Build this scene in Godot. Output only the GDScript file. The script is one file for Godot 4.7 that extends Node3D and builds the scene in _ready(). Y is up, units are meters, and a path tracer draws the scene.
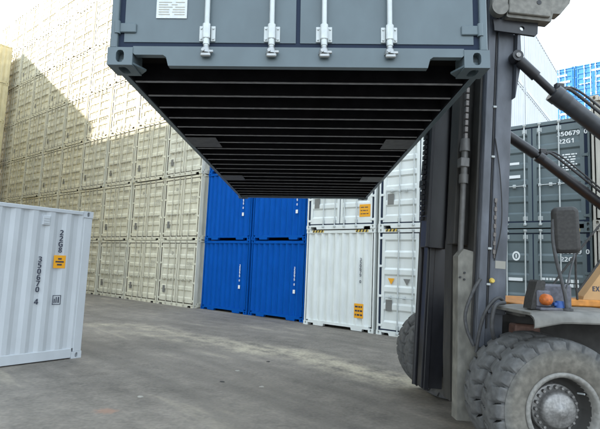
extends Node3D
# ---------------------------------------------------------------- frame of the container row
const ROW0 := Vector3(-3.8356, 0.0, -17.9285)      # front right foot of the cream wall
const ROWU := Vector3(0.77823, 0.0, 0.62798)       # along the row, to the right
const ROWN := Vector3(0.62798, 0.0, -0.77823)      # away from the aisle
const ROWTURN := -0.67896
const W := 2.438
const L := 6.058
const STD := 2.591
const HIGH := 2.896
var M := {}
var mesh_cache := {}
var names := {}
var rng := RandomNumberGenerator.new()

func row(a: float, p: float, y := 0.0) -> Vector3:
	return ROW0 + ROWU * a - ROWN * p + Vector3(0, y, 0)

# ---------------------------------------------------------------- mesh helpers
func mb() -> SurfaceTool:
	var s := SurfaceTool.new()
	s.begin(Mesh.PRIMITIVE_TRIANGLES)
	s.set_smooth_group(-1)
	return s

func tri(s: SurfaceTool, a: Vector3, b: Vector3, c: Vector3, hint: Vector3):
	if (b - a).cross(c - a).dot(hint) > 0.0:
		s.add_vertex(a); s.add_vertex(c); s.add_vertex(b)
	else:
		s.add_vertex(a); s.add_vertex(b); s.add_vertex(c)

func quad(s: SurfaceTool, a: Vector3, b: Vector3, c: Vector3, d: Vector3, hint: Vector3):
	tri(s, a, b, c, hint); tri(s, a, c, d, hint)

func box(s: SurfaceTool, lo: Vector3, hi: Vector3, ch := 0.0):
	if ch <= 0.0:
		var p := []
		for i in 8:
			p.append(Vector3(hi.x if i & 1 else lo.x, hi.y if i & 2 else lo.y, hi.z if i & 4 else lo.z))
		quad(s, p[0], p[1], p[3], p[2], Vector3.FORWARD); quad(s, p[4], p[5], p[7], p[6], Vector3.BACK)
		quad(s, p[0], p[2], p[6], p[4], Vector3.LEFT); quad(s, p[1], p[3], p[7], p[5], Vector3.RIGHT)
		quad(s, p[0], p[1], p[5], p[4], Vector3.DOWN); quad(s, p[2], p[3], p[7], p[6], Vector3.UP)
		return
	# chamfered box: six faces, twelve edge strips, eight corners
	var c := (lo + hi) * 0.5
	var h := (hi - lo) * 0.5
	for ax in 3:
		var e1 := (ax + 1) % 3
		var e2 := (ax + 2) % 3
		for sg in [-1.0, 1.0]:
			var q := []
			for k in [[-1, -1], [1, -1], [1, 1], [-1, 1]]:
				var v := Vector3.ZERO
				v[ax] = sg * h[ax]; v[e1] = k[0] * (h[e1] - ch); v[e2] = k[1] * (h[e2] - ch)
				q.append(c + v)
			var nn := Vector3.ZERO
			nn[ax] = sg
			quad(s, q[0], q[1], q[2], q[3], nn)
		for s1 in [-1.0, 1.0]:
			for s2 in [-1.0, 1.0]:
				var q2 := []
				for k in [[0, -1], [0, 1], [1, 1], [1, -1]]:
					var v := Vector3.ZERO
					v[ax] = k[1] * (h[ax] - ch)
					if k[0] == 0:
						v[e1] = s1 * h[e1]; v[e2] = s2 * (h[e2] - ch)
					else:
						v[e1] = s1 * (h[e1] - ch); v[e2] = s2 * h[e2]
					q2.append(c + v)
				var n2 := Vector3.ZERO
				n2[e1] = s1; n2[e2] = s2
				quad(s, q2[0], q2[1], q2[2], q2[3], n2)
	for i in 8:
		var sg := Vector3(1 if i & 1 else -1, 1 if i & 2 else -1, 1 if i & 4 else -1)
		var a := c + sg * (h - Vector3(0, ch, ch))
		var b := c + sg * (h - Vector3(ch, 0, ch))
		var d := c + sg * (h - Vector3(ch, ch, 0))
		tri(s, a, b, d, sg)

func frame_of(dir: Vector3) -> Array:
	var d := dir.normalized()
	var up := Vector3.UP if absf(d.y) < 0.9 else Vector3.RIGHT
	var a := d.cross(up).normalized()
	return [a, a.cross(d).normalized()]

func cyl(s: SurfaceTool, a: Vector3, b: Vector3, r0: float, r1 := -1.0, n := 12, caps := true):
	if r1 < 0.0: r1 = r0
	var f := frame_of(b - a)
	var ax := (b - a).normalized()
	for i in n:
		var t0 := TAU * i / n
		var t1 := TAU * (i + 1) / n
		var d0: Vector3 = f[0] * cos(t0) + f[1] * sin(t0)
		var d1: Vector3 = f[0] * cos(t1) + f[1] * sin(t1)
		s.set_smooth_group(1)
		quad(s, a + d0 * r0, a + d1 * r0, b + d1 * r1, b + d0 * r1, d0 + d1)
		s.set_smooth_group(-1)
		if caps:
			if r0 > 0.0: tri(s, a, a + d0 * r0, a + d1 * r0, -ax)
			if r1 > 0.0: tri(s, b, b + d0 * r1, b + d1 * r1, ax)

func tube(s: SurfaceTool, pts: Array, r: float, n := 8):
	# smooth hose through the points (Catmull-Rom)
	var c := []
	for i in pts.size() - 1:
		var p0: Vector3 = pts[maxi(i - 1, 0)]
		var p1: Vector3 = pts[i]
		var p2: Vector3 = pts[i + 1]
		var p3: Vector3 = pts[mini(i + 2, pts.size() - 1)]
		for k in 8:
			c.append(p1.cubic_interpolate(p2, p0, p3, k / 8.0))
	c.append(pts[pts.size() - 1])
	var rings := []
	var prev := Vector3.ZERO
	for i in c.size():
		var d: Vector3 = (c[mini(i + 1, c.size() - 1)] - c[maxi(i - 1, 0)]).normalized()
		var a: Vector3
		if prev == Vector3.ZERO: a = frame_of(d)[0]
		else: a = (prev - d * prev.dot(d)).normalized()
		prev = a
		var b := d.cross(a)
		var ring := []
		for k in n:
			ring.append(c[i] + a * cos(TAU * k / n) * r + b * sin(TAU * k / n) * r)
		rings.append(ring)
	s.set_smooth_group(1)
	for i in rings.size() - 1:
		for k in n:
			var k2 := (k + 1) % n
			quad(s, rings[i][k], rings[i][k2], rings[i + 1][k2], rings[i + 1][k], rings[i][k] + rings[i][k2] - c[i] * 2.0)
	s.set_smooth_group(-1)
	var e := rings.size() - 1
	for k in n:
		tri(s, c[0], rings[0][k], rings[0][(k + 1) % n], c[0] - c[1])
		tri(s, c[e], rings[e][k], rings[e][(k + 1) % n], c[e] - c[e - 1])

# polygon in the plane (ax, ay) from o, pushed from depth d0 to d1 along an
func prism(s: SurfaceTool, poly: PackedVector2Array, o: Vector3, ax: Vector3, ay: Vector3, an: Vector3, d0: float, d1: float):
	var idx := Geometry2D.triangulate_polygon(poly)
	for k in range(0, idx.size(), 3):
		var p := []
		for j in 3:
			var v: Vector2 = poly[idx[k + j]]
			p.append(o + ax * v.x + ay * v.y)
		tri(s, p[0] + an * d1, p[1] + an * d1, p[2] + an * d1, an * signf(d1 - d0))
		tri(s, p[0] + an * d0, p[1] + an * d0, p[2] + an * d0, -an * signf(d1 - d0))
	var cw := Geometry2D.is_polygon_clockwise(poly)
	for i in poly.size():
		var a: Vector2 = poly[i]
		var b: Vector2 = poly[(i + 1) % poly.size()]
		var t := b - a
		var nn := Vector2(t.y, -t.x)
		if cw: nn = -nn
		var wa := o + ax * a.x + ay * a.y
		var wb := o + ax * b.x + ay * b.y
		quad(s, wa + an * d0, wb + an * d0, wb + an * d1, wa + an * d1, ax * nn.x + ay * nn.y)

# pressed sheet: flats and slopes along sd, straight along ed, outer flats on the plane of o
func pressed(s: SurfaceTool, o: Vector3, sd: Vector3, ed: Vector3, od: Vector3, s_len: float, e_len: float, pitch: float, depth: float, flat := 0.3, low := 0.3):
	var n := maxi(1, roundi(s_len / pitch))
	var p := s_len / n
	var sl := (1.0 - flat - low) * 0.5
	var prof := [Vector2(0, 0)]
	for i in n:
		var b := i * p
		prof.append(Vector2(b + flat * 0.5 * p, 0))
		prof.append(Vector2(b + (flat * 0.5 + sl) * p, -depth))
		prof.append(Vector2(b + (flat * 0.5 + sl + low) * p, -depth))
		prof.append(Vector2(b + (1.0 - flat * 0.5) * p, 0))
	prof.append(Vector2(s_len, 0))
	for i in prof.size() - 1:
		var a: Vector3 = o + sd * prof[i].x + od * prof[i].y
		var b: Vector3 = o + sd * prof[i + 1].x + od * prof[i + 1].y
		quad(s, a, b, b + ed * e_len, a + ed * e_len, od)

# a rectangular face with an oval hole that runs dep deep
func holed(s: SurfaceTool, c: Vector3, ax: Vector3, ay: Vector3, w: float, h: float, hw: float, hh: float, dep: float):
	var nn := ax.cross(ay)
	var angs := []
	for k in 16: angs.append(TAU * k / 16)
	for q in [atan2(h, w), PI - atan2(h, w), PI + atan2(h, w), TAU - atan2(h, w)]: angs.append(q)
	angs.sort()
	for k in angs.size():
		var t0: float = angs[k]
		var t1: float = angs[(k + 1) % angs.size()]
		var io := []
		for t in [t0, t1]:
			var d := Vector2(cos(t), sin(t))
			var q := minf(w * 0.5 / maxf(absf(d.x), 1e-5), h * 0.5 / maxf(absf(d.y), 1e-5))
			var e := pow(pow(absf(d.x) / (hw * 0.5), 3.0) + pow(absf(d.y) / (hh * 0.5), 3.0), -1.0 / 3.0)
			io.append(c + ax * d.x * q + ay * d.y * q)
			io.append(c + ax * d.x * e + ay * d.y * e)
		quad(s, io[0], io[2], io[3], io[1], nn)
		quad(s, io[1], io[3], io[3] - nn * dep, io[1] - nn * dep, c - io[1])
		tri(s, io[1] - nn * dep, io[3] - nn * dep, c - nn * dep, nn)

func done(s: SurfaceTool) -> ArrayMesh:
	s.generate_normals()
	return s.commit()

func cached(key: String, f: Callable) -> Mesh:
	if not mesh_cache.has(key):
		var s := mb()
		f.call(s)
		mesh_cache[key] = done(s)
	return mesh_cache[key]

func put(called: String, mesh: Mesh, mat: Material, parent: Node, at := Vector3.ZERO) -> MeshInstance3D:
	var o := MeshInstance3D.new()
	o.name = called
	o.mesh = mesh
	o.material_override = mat
	o.position = at
	parent.add_child(o, true)
	return o

func numbered(called: String) -> String:
	names[called] = names.get(called, -1) + 1
	return called if names[called] == 0 else "%s_%03d" % [called, names[called]]

func tag(o: Node, label: String, category: String, group := ""):
	o.set_meta("label", label); o.set_meta("category", category)
	if group != "": o.set_meta("group", group)

func thing(called: String, at: Vector3, turn := 0.0) -> Node3D:
	var o := Node3D.new()
	o.name = numbered(called)
	add_child(o)
	o.position = at
	o.rotation.y = turn
	return o

func struct(o: Node):
	o.set_meta("kind", "structure")

# ---------------------------------------------------------------- materials
func lin(r: float, g: float, b: float) -> Color:
	return Color(r, g, b).linear_to_srgb()

func noise_tex(freq: float, sd: int, dark: float, octaves := 4, size := 512, contrast := 0.5) -> NoiseTexture2D:
	var n := FastNoiseLite.new()
	n.seed = sd
	n.frequency = freq
	n.fractal_octaves = octaves
	var t := NoiseTexture2D.new()
	t.width = size; t.height = size
	t.seamless = true
	t.noise = n
	var g := Gradient.new()
	g.offsets = PackedFloat32Array([0.5 - contrast * 0.5, 0.5 + contrast * 0.5])
	g.colors = PackedColorArray([Color(dark, dark, dark), Color.WHITE])
	t.color_ramp = g
	return t

func dull(keys: Array):
	for k in keys: M[k].metallic_specular = 0.12

func paint(c: Color, rough: float, tex: Texture2D = null, sc := Vector3.ONE, metal := 0.0) -> StandardMaterial3D:
	var m := StandardMaterial3D.new()
	m.albedo_color = c
	m.roughness = rough
	m.metallic = metal
	if tex:
		m.albedo_texture = tex
		m.uv1_triplanar = true
		m.uv1_world_triplanar = true
		m.uv1_scale = sc
	return m

func materials():
	var soft := noise_tex(0.008, 3, 0.95, 4)
	var grime := noise_tex(0.012, 11, 0.80, 5, 512, 0.7)
	var streak := noise_tex(0.012, 23, 0.90, 4)
	var dust := noise_tex(0.010, 31, 0.74, 6, 512, 0.8)
	M.cream = paint(lin(0.74, 0.71, 0.58), 0.5, streak, Vector3(0.9, 0.16, 0.9))
	M.cream_b = paint(lin(0.72, 0.70, 0.585), 0.5, streak, Vector3(0.8, 0.2, 0.8))
	M.cream_c = paint(lin(0.75, 0.715, 0.57), 0.5, streak, Vector3(1.1, 0.14, 1.1))
	M.yellow_cream = paint(lin(0.66, 0.58, 0.36), 0.5, streak, Vector3(0.7, 0.2, 0.7))
	M.beige = paint(lin(0.42, 0.40, 0.35), 0.5, streak, Vector3(0.7, 0.2, 0.7))
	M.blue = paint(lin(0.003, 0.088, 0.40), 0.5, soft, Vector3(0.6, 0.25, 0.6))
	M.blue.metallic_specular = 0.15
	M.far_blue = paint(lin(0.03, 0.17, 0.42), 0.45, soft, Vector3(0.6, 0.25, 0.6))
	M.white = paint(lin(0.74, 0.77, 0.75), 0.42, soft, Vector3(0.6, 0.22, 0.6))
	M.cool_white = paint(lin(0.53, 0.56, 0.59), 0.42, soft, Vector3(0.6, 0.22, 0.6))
	M.grey = paint(lin(0.115, 0.15, 0.16), 0.45, soft, Vector3(0.7, 0.3, 0.7))
	M.lift_grey = paint(lin(0.103, 0.138, 0.156), 0.42, soft, Vector3(0.8, 0.5, 0.8))
	M.gasket = paint(lin(0.030, 0.040, 0.064), 0.75)
	M.cream_gasket = paint(lin(0.06, 0.048, 0.034), 0.8)
	M.cream_bar = paint(lin(0.46, 0.435, 0.35), 0.5)
	M.zinc = paint(lin(0.54, 0.575, 0.575), 0.4, soft, Vector3(3, 3, 3), 0.2)
	M.zinc_dull = paint(lin(0.40, 0.42, 0.42), 0.5, null, Vector3.ONE, 0.2)
	M.under = paint(lin(0.012, 0.012, 0.014), 0.8, grime, Vector3(0.8, 0.8, 0.8))
	M.pocket = paint(lin(0.10, 0.10, 0.105), 0.6, grime, Vector3(1.5, 1.5, 1.5))
	M.scuffed = paint(lin(0.30, 0.30, 0.315), 0.65, grime, Vector3(1.5, 1.5, 1.5))
	M.floor_dark = paint(lin(0.014, 0.013, 0.012), 0.9)
	M.black = paint(lin(0.02, 0.02, 0.022), 0.5)
	M.print_dark = paint(lin(0.03, 0.035, 0.06), 0.6)
	M.print_white = paint(lin(0.78, 0.80, 0.80), 0.6)
	M.print_grey = paint(lin(0.42, 0.40, 0.33), 0.7)
	M.plate = paint(lin(0.56, 0.59, 0.60), 0.4, soft, Vector3(6, 6, 6), 0.2)
	M.plate_dark = paint(lin(0.22, 0.22, 0.21), 0.5, grime, Vector3(9, 9, 9))
	M.placard = paint(lin(0.80, 0.36, 0.01), 0.55)
	M.hazard = paint(lin(0.62, 0.44, 0.09), 0.55)
	M.rail = paint(lin(0.12, 0.13, 0.155), 0.5, dust, Vector3(0.9, 0.35, 0.9))
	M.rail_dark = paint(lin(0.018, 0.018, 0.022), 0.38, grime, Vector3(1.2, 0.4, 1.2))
	M.rail_dust = paint(lin(0.24, 0.23, 0.20), 0.75, dust, Vector3(1.2, 0.7, 1.2))
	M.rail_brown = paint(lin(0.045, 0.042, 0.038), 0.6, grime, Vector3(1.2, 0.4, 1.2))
	M.bracket = paint(lin(0.22, 0.21, 0.185), 0.6, grime, Vector3(1.6, 1.6, 1.6))
	M.pale_grey = paint(lin(0.56, 0.575, 0.59), 0.45, soft, Vector3(0.6, 0.22, 0.6))
	M.cylinder = paint(lin(0.036, 0.04, 0.048), 0.4, dust, Vector3(1.5, 1.5, 1.5))
	M.cam = paint(lin(0.36, 0.37, 0.37), 0.32, soft, Vector3(3, 3, 3), 0.7)
	M.rod = paint(lin(0.15, 0.145, 0.14), 0.5, dust, Vector3(2, 1, 2))
	M.steel = paint(lin(0.42, 0.42, 0.44), 0.3, null, Vector3.ONE, 0.8)
	M.chain = paint(lin(0.20, 0.18, 0.17), 0.5, grime, Vector3(8, 8, 8), 0.5)
	M.hose = paint(lin(0.075, 0.075, 0.078), 0.65, dust, Vector3(3, 3, 3))
	M.tyre = paint(Color.WHITE, 0.88, dust, Vector3(2.2, 2.2, 2.2))
	M.tyre.vertex_color_use_as_albedo = true
	M.brown = paint(lin(0.16, 0.085, 0.065), 0.7, dust, Vector3(3, 3, 3))
	M.rim = paint(lin(0.25, 0.24, 0.22), 0.6, grime, Vector3(3, 3, 3))
	M.rim_dark = paint(lin(0.035, 0.033, 0.03), 0.7)
	M.hub = paint(lin(0.33, 0.32, 0.31), 0.48, dust, Vector3(6, 6, 6), 0.5)
	M.fender = paint(lin(0.215, 0.207, 0.188), 0.7, dust, Vector3(0.9, 0.9, 0.9))
	M.orange = paint(lin(0.62, 0.24, 0.035), 0.5, grime, Vector3(1.2, 1.2, 1.2))
	M.hood = paint(lin(0.46, 0.265, 0.11), 0.55, soft, Vector3(1.0, 1.0, 1.0))
	M.rubber = paint(lin(0.045, 0.042, 0.040), 0.7, dust, Vector3(5, 5, 5))
	M.amber = paint(lin(0.60, 0.15, 0.025), 0.5, dust, Vector3(7, 7, 7))
	M.blue_cap = paint(lin(0.03, 0.09, 0.30), 0.6)
	M.housing = paint(lin(0.115, 0.115, 0.14), 0.5, grime, Vector3(3, 3, 3))
	M.chassis = paint(lin(0.05, 0.048, 0.047), 0.7, dust, Vector3(1, 1, 1))
	M.glass = paint(Color(0.35, 0.42, 0.45, 0.25), 0.05)
	M.glass.transparency = BaseMaterial3D.TRANSPARENCY_ALPHA
	dull(["under", "floor_dark", "gasket"])
	M.stone = paint(lin(0.34, 0.32, 0.28), 0.9)
	M.scrap = paint(lin(0.30, 0.285, 0.25), 0.8)

# ---------------------------------------------------------------- containers
func casting(sx: float, sy: float, sz: float) -> Mesh:
	return cached("casting%d%d%d" % [sx, sy, sz], func(s: SurfaceTool):
		var w := 0.162; var h := 0.118; var d := 0.178
		var c := Vector3(-sx * w / 2, -sy * h / 2, -sz * d / 2)       # origin on the outer corner
		var fx := Vector3(sx, 0, 0); var fz := Vector3(0, 0, sz); var fy := Vector3(0, sy, 0)
		var up := Vector3.UP
		holed(s, c + fz * d / 2, up.cross(fz), up, w, h, 0.052, 0.082, 0.06)
		holed(s, c + fx * w / 2, up.cross(fx), up, d, h, 0.05, 0.08, 0.06)
		holed(s, c + fy * h / 2, Vector3.BACK.cross(fy), Vector3.BACK, w, d, 0.06, 0.11, 0.05)
		for q in [[-fx, up, Vector3.BACK, w, h, d], [-fz, up, Vector3.RIGHT, d, h, w], [-fy, Vector3.BACK, Vector3.RIGHT, h, d, w]]:
			var cc: Vector3 = c + q[0] * q[3] / 2
			var a: Vector3 = q[1] * q[4] / 2
			var b: Vector3 = q[2] * q[5] / 2
			quad(s, cc - a - b, cc + a - b, cc + a + b, cc - a + b, q[0]))

func sill_mesh(_h: float) -> Mesh:
	return cached("door_sill", func(s: SurfaceTool):
		var e := 1.057
		var p := PackedVector2Array([Vector2(-e, 0.127), Vector2(-e, 0.082), Vector2(-e + 0.012, 0.07), Vector2(-e + 0.195, 0.07), Vector2(-e + 0.215, 0.055), Vector2(-e + 0.23, -0.002),
			Vector2(e - 0.23, -0.002), Vector2(e - 0.215, 0.055), Vector2(e - 0.195, 0.07), Vector2(e - 0.012, 0.07), Vector2(e, 0.082), Vector2(e, 0.127)])
		prism(s, p, Vector3.ZERO, Vector3.RIGHT, Vector3.UP, Vector3.BACK, -0.05, -0.004))

func wall_sill_mesh() -> Mesh:
	return cached("wall_sill", func(s: SurfaceTool):
		var e := 1.057
		var p := PackedVector2Array([Vector2(-e, 0.16), Vector2(-e, 0.075), Vector2(-e + 0.2, 0.075), Vector2(-e + 0.21, 0.012), Vector2(-e + 0.56, 0.012), Vector2(-e + 0.58, 0.085),
			Vector2(e - 0.58, 0.085), Vector2(e - 0.56, 0.012), Vector2(e - 0.21, 0.012), Vector2(e - 0.2, 0.075), Vector2(e, 0.075), Vector2(e, 0.16)])
		prism(s, p, Vector3.ZERO, Vector3.RIGHT, Vector3.UP, Vector3.BACK, -0.12, -0.008))

func door_mesh(h: float, sx: float, e: float) -> Mesh:
	return cached("door%.3f%d%.3f" % [h, sx, e], func(s: SurfaceTool):
		var x0 := 0.014 * sx
		var x1 := e * sx
		var y0 := 0.166
		var y1 := h - 0.15
		var zf := -0.028
		var low := 0.30 if e > 1.12 else 0.12
		var b := 0.085                                    # frame of the leaf
		var xa := minf(x0, x1); var xb := maxf(x0, x1)
		box(s, Vector3(xa, y0, zf - 0.045), Vector3(xa + b, y1, zf))
		box(s, Vector3(xb - b, y0, zf - 0.045), Vector3(xb, y1, zf))
		box(s, Vector3(xa + b, y0, zf - 0.045), Vector3(xb - b, y0 + low, zf))
		box(s, Vector3(xa + b, y1 - 0.1, zf - 0.045), Vector3(xb - b, y1, zf))
		pressed(s, Vector3(xa + b, y0 + low, zf), Vector3.UP, Vector3.RIGHT, Vector3.BACK, y1 - y0 - low - 0.1, xb - xa - 2 * b, 0.43, 0.036, 0.26, 0.52))

func gasket_mesh(h: float, sx: float, e: float) -> Mesh:
	return cached("gasket%.3f%d%.3f" % [h, sx, e], func(s: SurfaceTool):
		var y0 := 0.127
		var y1 := h - 0.122
		var z0 := -0.1
		var zf := -0.034
		box(s, Vector3(minf(e * sx, 1.165 * sx), y0, z0), Vector3(maxf(e * sx, 1.165 * sx), y1, zf))
		box(s, Vector3(minf(0, 0.014 * sx), y0, z0), Vector3(maxf(0, 0.014 * sx), y1, zf))
		box(s, Vector3(minf(0.014 * sx, e * sx), y0, z0), Vector3(maxf(0.014 * sx, e * sx), 0.166, zf))
		box(s, Vector3(minf(0.014 * sx, e * sx), h - 0.15, z0), Vector3(maxf(0.014 * sx, e * sx), y1, zf)))

func bar_mesh(h: float) -> Mesh:
	return cached("bar%.3f" % h, func(s: SurfaceTool):
		cyl(s, Vector3(0, 0.10, -0.02), Vector3(0, h - 0.09, -0.02), 0.017, -1.0, 10))

func bracket_mesh() -> Mesh:      # guide bracket of a locking bar: two flaps, a clamp, four bolt heads
	return cached("bar_bracket", func(s: SurfaceTool):
		for sx in [-1.0, 1.0]:
			box(s, Vector3(minf(0.022 * sx, 0.052 * sx), -0.052, -0.05), Vector3(maxf(0.022 * sx, 0.052 * sx), 0.052, -0.04), 0.003)
			for sy in [-1.0, 1.0]:
				cyl(s, Vector3(0.039 * sx, 0.035 * sy, -0.04), Vector3(0.039 * sx, 0.035 * sy, -0.033), 0.007, -1.0, 6)
		box(s, Vector3(-0.024, -0.05, -0.024), Vector3(0.024, 0.058, 0.0), 0.008)
		cyl(s, Vector3(0, -0.085, -0.02), Vector3(0, -0.05, -0.02), 0.021, -1.0, 10))

func cam_mesh(sy: float) -> Mesh:     # cam and keeper at a bar's end
	return cached("cam%d" % sy, func(s: SurfaceTool):
		cyl(s, Vector3(0, -0.012 * sy, -0.008), Vector3(0, 0.02 * sy, -0.008), 0.036, 0.03, 12)
		cyl(s, Vector3(0, 0.02 * sy, -0.012), Vector3(0, 0.045 * sy, -0.016), 0.026, 0.019, 10)
		box(s, Vector3(-0.03, minf(-0.038 * sy, -0.012 * sy), -0.004), Vector3(0.034, maxf(-0.038 * sy, -0.012 * sy), 0.022), 0.006)
		box(s, Vector3(0.01, -0.012, 0.0), Vector3(0.05, 0.008, 0.016), 0.004)
		cyl(s, Vector3(-0.012, 0.0, 0.02), Vector3(-0.012, 0.0, 0.032), 0.01, -1.0, 8))

func handle_mesh(sx: float) -> Mesh:
	return cached("handle%d" % sx, func(s: SurfaceTool):
		box(s, Vector3(minf(-0.02 * sx, 0.36 * sx), -0.012, 0.0), Vector3(maxf(-0.02 * sx, 0.36 * sx), 0.012, 0.018), 0.004)
		box(s, Vector3(-0.03, -0.035, -0.04), Vector3(0.03, 0.035, 0.012), 0.006)
		box(s, Vector3(minf(0.2 * sx, 0.27 * sx), -0.04, -0.05), Vector3(maxf(0.2 * sx, 0.27 * sx), 0.045, 0.005), 0.006))

func hinge_mesh(sx: float) -> Mesh:
	return cached("hinge%d" % sx, func(s: SurfaceTool):
		box(s, Vector3(minf(1.05 * sx, 1.17 * sx), -0.032, -0.05), Vector3(maxf(1.05 * sx, 1.17 * sx), 0.032, -0.036), 0.005)
		cyl(s, Vector3(1.17 * sx, -0.042, -0.04), Vector3(1.17 * sx, 0.042, -0.04), 0.02, -1.0, 10))

func post_mesh(h: float, sx: float, z0: float, z1: float) -> Mesh:
	return cached("post%.3f%d%.2f" % [h, sx, z0], func(s: SurfaceTool):
		box(s, Vector3(minf(1.165 * sx, 1.211 * sx), 0.118, z0), Vector3(maxf(1.165 * sx, 1.211 * sx), h - 0.118, z1), 0.006))

# faces the aisle at z = 0 with its doors (doors = true) or with its pressed end wall
func container(called: String, h: float, paint_m: Material, doors: bool, gasket_m: Material, bars_m: Material, at := Vector3.ZERO, turn := 0.0, under := false) -> Node3D:
	var t := thing(called, at, turn)
	for sx in [-1.0, 1.0]:
		for sz in [1.0, -1.0]:
			for sy in [-1.0, 1.0]:
				put("corner_casting", casting(sx, sy, sz), paint_m, t, Vector3(1.219 * sx, 0.0 if sy < 0 else h, 0.0 if sz > 0 else -L))
		put("corner_post", post_mesh(h, sx, -0.15, -0.007), paint_m, t)
		put("corner_post", post_mesh(h, sx, -L + 0.007, -L + 0.15), paint_m, t)
		put("top_rail", cached("top_rail%.3f%d" % [h, sx], func(s: SurfaceTool):
			box(s, Vector3(minf(1.15 * sx, 1.212 * sx), h - 0.075, -L + 0.178), Vector3(maxf(1.15 * sx, 1.212 * sx), h - 0.012, -0.178), 0.005)), paint_m, t)
		put("bottom_rail", cached("bottom_rail%d" % sx, func(s: SurfaceTool):
			box(s, Vector3(minf(1.165 * sx, 1.212 * sx), 0.017, -L + 0.178), Vector3(maxf(1.165 * sx, 1.212 * sx), 0.175, -0.178), 0.005)), paint_m, t)
		put("side_wall", cached("side_wall%.3f%d" % [h, sx], func(s: SurfaceTool):
			pressed(s, Vector3(1.203 * sx, 0.175, -L + 0.15), Vector3.BACK, Vector3.UP, Vector3(sx, 0, 0), L - 0.30, h - 0.25, 0.278, 0.024, 0.26, 0.26)), paint_m, t)
	put("roof", cached("roof%.3f" % h, func(s: SurfaceTool):
		box(s, Vector3(-1.15, h - 0.04, -L + 0.1), Vector3(1.15, h - 0.014, -0.1))), paint_m, t)
	put("floor", cached("floor", func(s: SurfaceTool):
		box(s, Vector3(-1.165, 0.15, -L + 0.12), Vector3(1.165, 0.174, -0.12))), M.floor_dark, t)
	# the two ends
	put("header", cached("header%.3f%s" % [h, doors], func(s: SurfaceTool):
		box(s, Vector3(-1.057, h - 0.122, -0.12), Vector3(1.057, h - 0.034, -0.008), 0.005)), paint_m, t)
	put("header", cached("rear_header%.3f" % h, func(s: SurfaceTool):
		box(s, Vector3(-1.057, h - 0.122, -L + 0.008), Vector3(1.057, h - 0.014, -L + 0.12), 0.005)), paint_m, t)
	put("sill", cached("rear_sill", func(s: SurfaceTool):
		box(s, Vector3(-1.057, 0.02, -L + 0.008), Vector3(1.057, 0.15, -L + 0.12))), paint_m, t)
	put("end_wall", cached("end_wall%.3f%s" % [h, doors], func(s: SurfaceTool):
		if doors:
			pressed(s, Vector3(-1.137, 0.15, -L + 0.02), Vector3.RIGHT, Vector3.UP, Vector3.FORWARD, 2.274, h - 0.27, 0.25, 0.045, 0.3, 0.3)
		else:
			pressed(s, Vector3(-1.137, 0.16, -0.02), Vector3.RIGHT, Vector3.UP, Vector3.BACK, 2.274, h - 0.28, 0.25, 0.055, 0.22, 0.24)), paint_m, t)
	if not doors:
		put("sill", wall_sill_mesh(), paint_m, t)
		put("door", cached("plain_door%.3f" % h, func(s: SurfaceTool):
			box(s, Vector3(-1.137, 0.15, -L + 0.03), Vector3(1.137, h - 0.12, -L + 0.08))), paint_m, t)
		return t
	put("sill", sill_mesh(h), paint_m, t)
	for sx in [-1.0, 1.0]:
		var d := put("door", door_mesh(h, sx, 1.128 if under else 1.095), paint_m, t)
		put("gasket", gasket_mesh(h, sx, 1.128 if under else 1.095), gasket_m, d)
		for bx in [0.168, 0.586]:
			put("locking_bar", bar_mesh(h), bars_m, d, Vector3(bx * sx, 0,0.022))
			for by in ([0.222, h * 0.5 + 0.25, h - 0.22] if under else [0.222, h - 0.22]):
				put("bar_bracket", bracket_mesh(), bars_m, d, Vector3(bx * sx, by,0.022))
			put("cam", cam_mesh(1.0), M.cam if under else bars_m, d, Vector3(bx * sx, 0.087, 0.012))
			put("cam", cam_mesh(-1.0), bars_m, d, Vector3(bx * sx, h - 0.075, 0.012))
			put("handle", handle_mesh(sx if bx < 0.4 else sx), bars_m, d, Vector3(bx * sx, 1.02,0.022))
		for hy in [0.258, h * 0.36, h * 0.64, h - 0.27]:
			put("hinge", hinge_mesh(sx), paint_m, d, Vector3(0, hy,0.022))
	return t

func copy_of(src: Node3D, at: Vector3) -> Node3D:
	var c: Node3D = src.duplicate()
	c.name = numbered(String(src.name).rstrip("_0123456789"))
	add_child(c)
	c.position = at
	return c

func lettering(parent: Node, text: String, height: float, at: Vector3, mat: Material, turn := 0.0, called := "marking", spacing := 0.0) -> MeshInstance3D:
	var key := "text%s%.3f%.2f" % [text, height, spacing]
	if not mesh_cache.has(key):
		var tm := TextMesh.new()
		var f := SystemFont.new()
		f.font_names = PackedStringArray(["Droid Sans"])
		f.font_weight = 700
		tm.font = f
		tm.text = text
		tm.font_size = 48
		tm.pixel_size = height / 48.0 * 1.37
		tm.depth = 0.003
		tm.curve_step = 4.0
		tm.line_spacing = spacing
		tm.horizontal_alignment = HORIZONTAL_ALIGNMENT_CENTER
		mesh_cache[key] = tm
	var o := put(called, mesh_cache[key], mat, parent, at)
	o.rotation.y = turn
	return o

func plate(parent: Node, called: String, mat: Material, c: Vector3, w: float, h: float, th := 0.004) -> MeshInstance3D:
	return put(called, cached("plate%.3f%.3f%.3f" % [w, h, th], func(s: SurfaceTool):
		box(s, Vector3(-w / 2, -h / 2, -th), Vector3(w / 2, h / 2, 0))), mat, parent, c)

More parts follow.
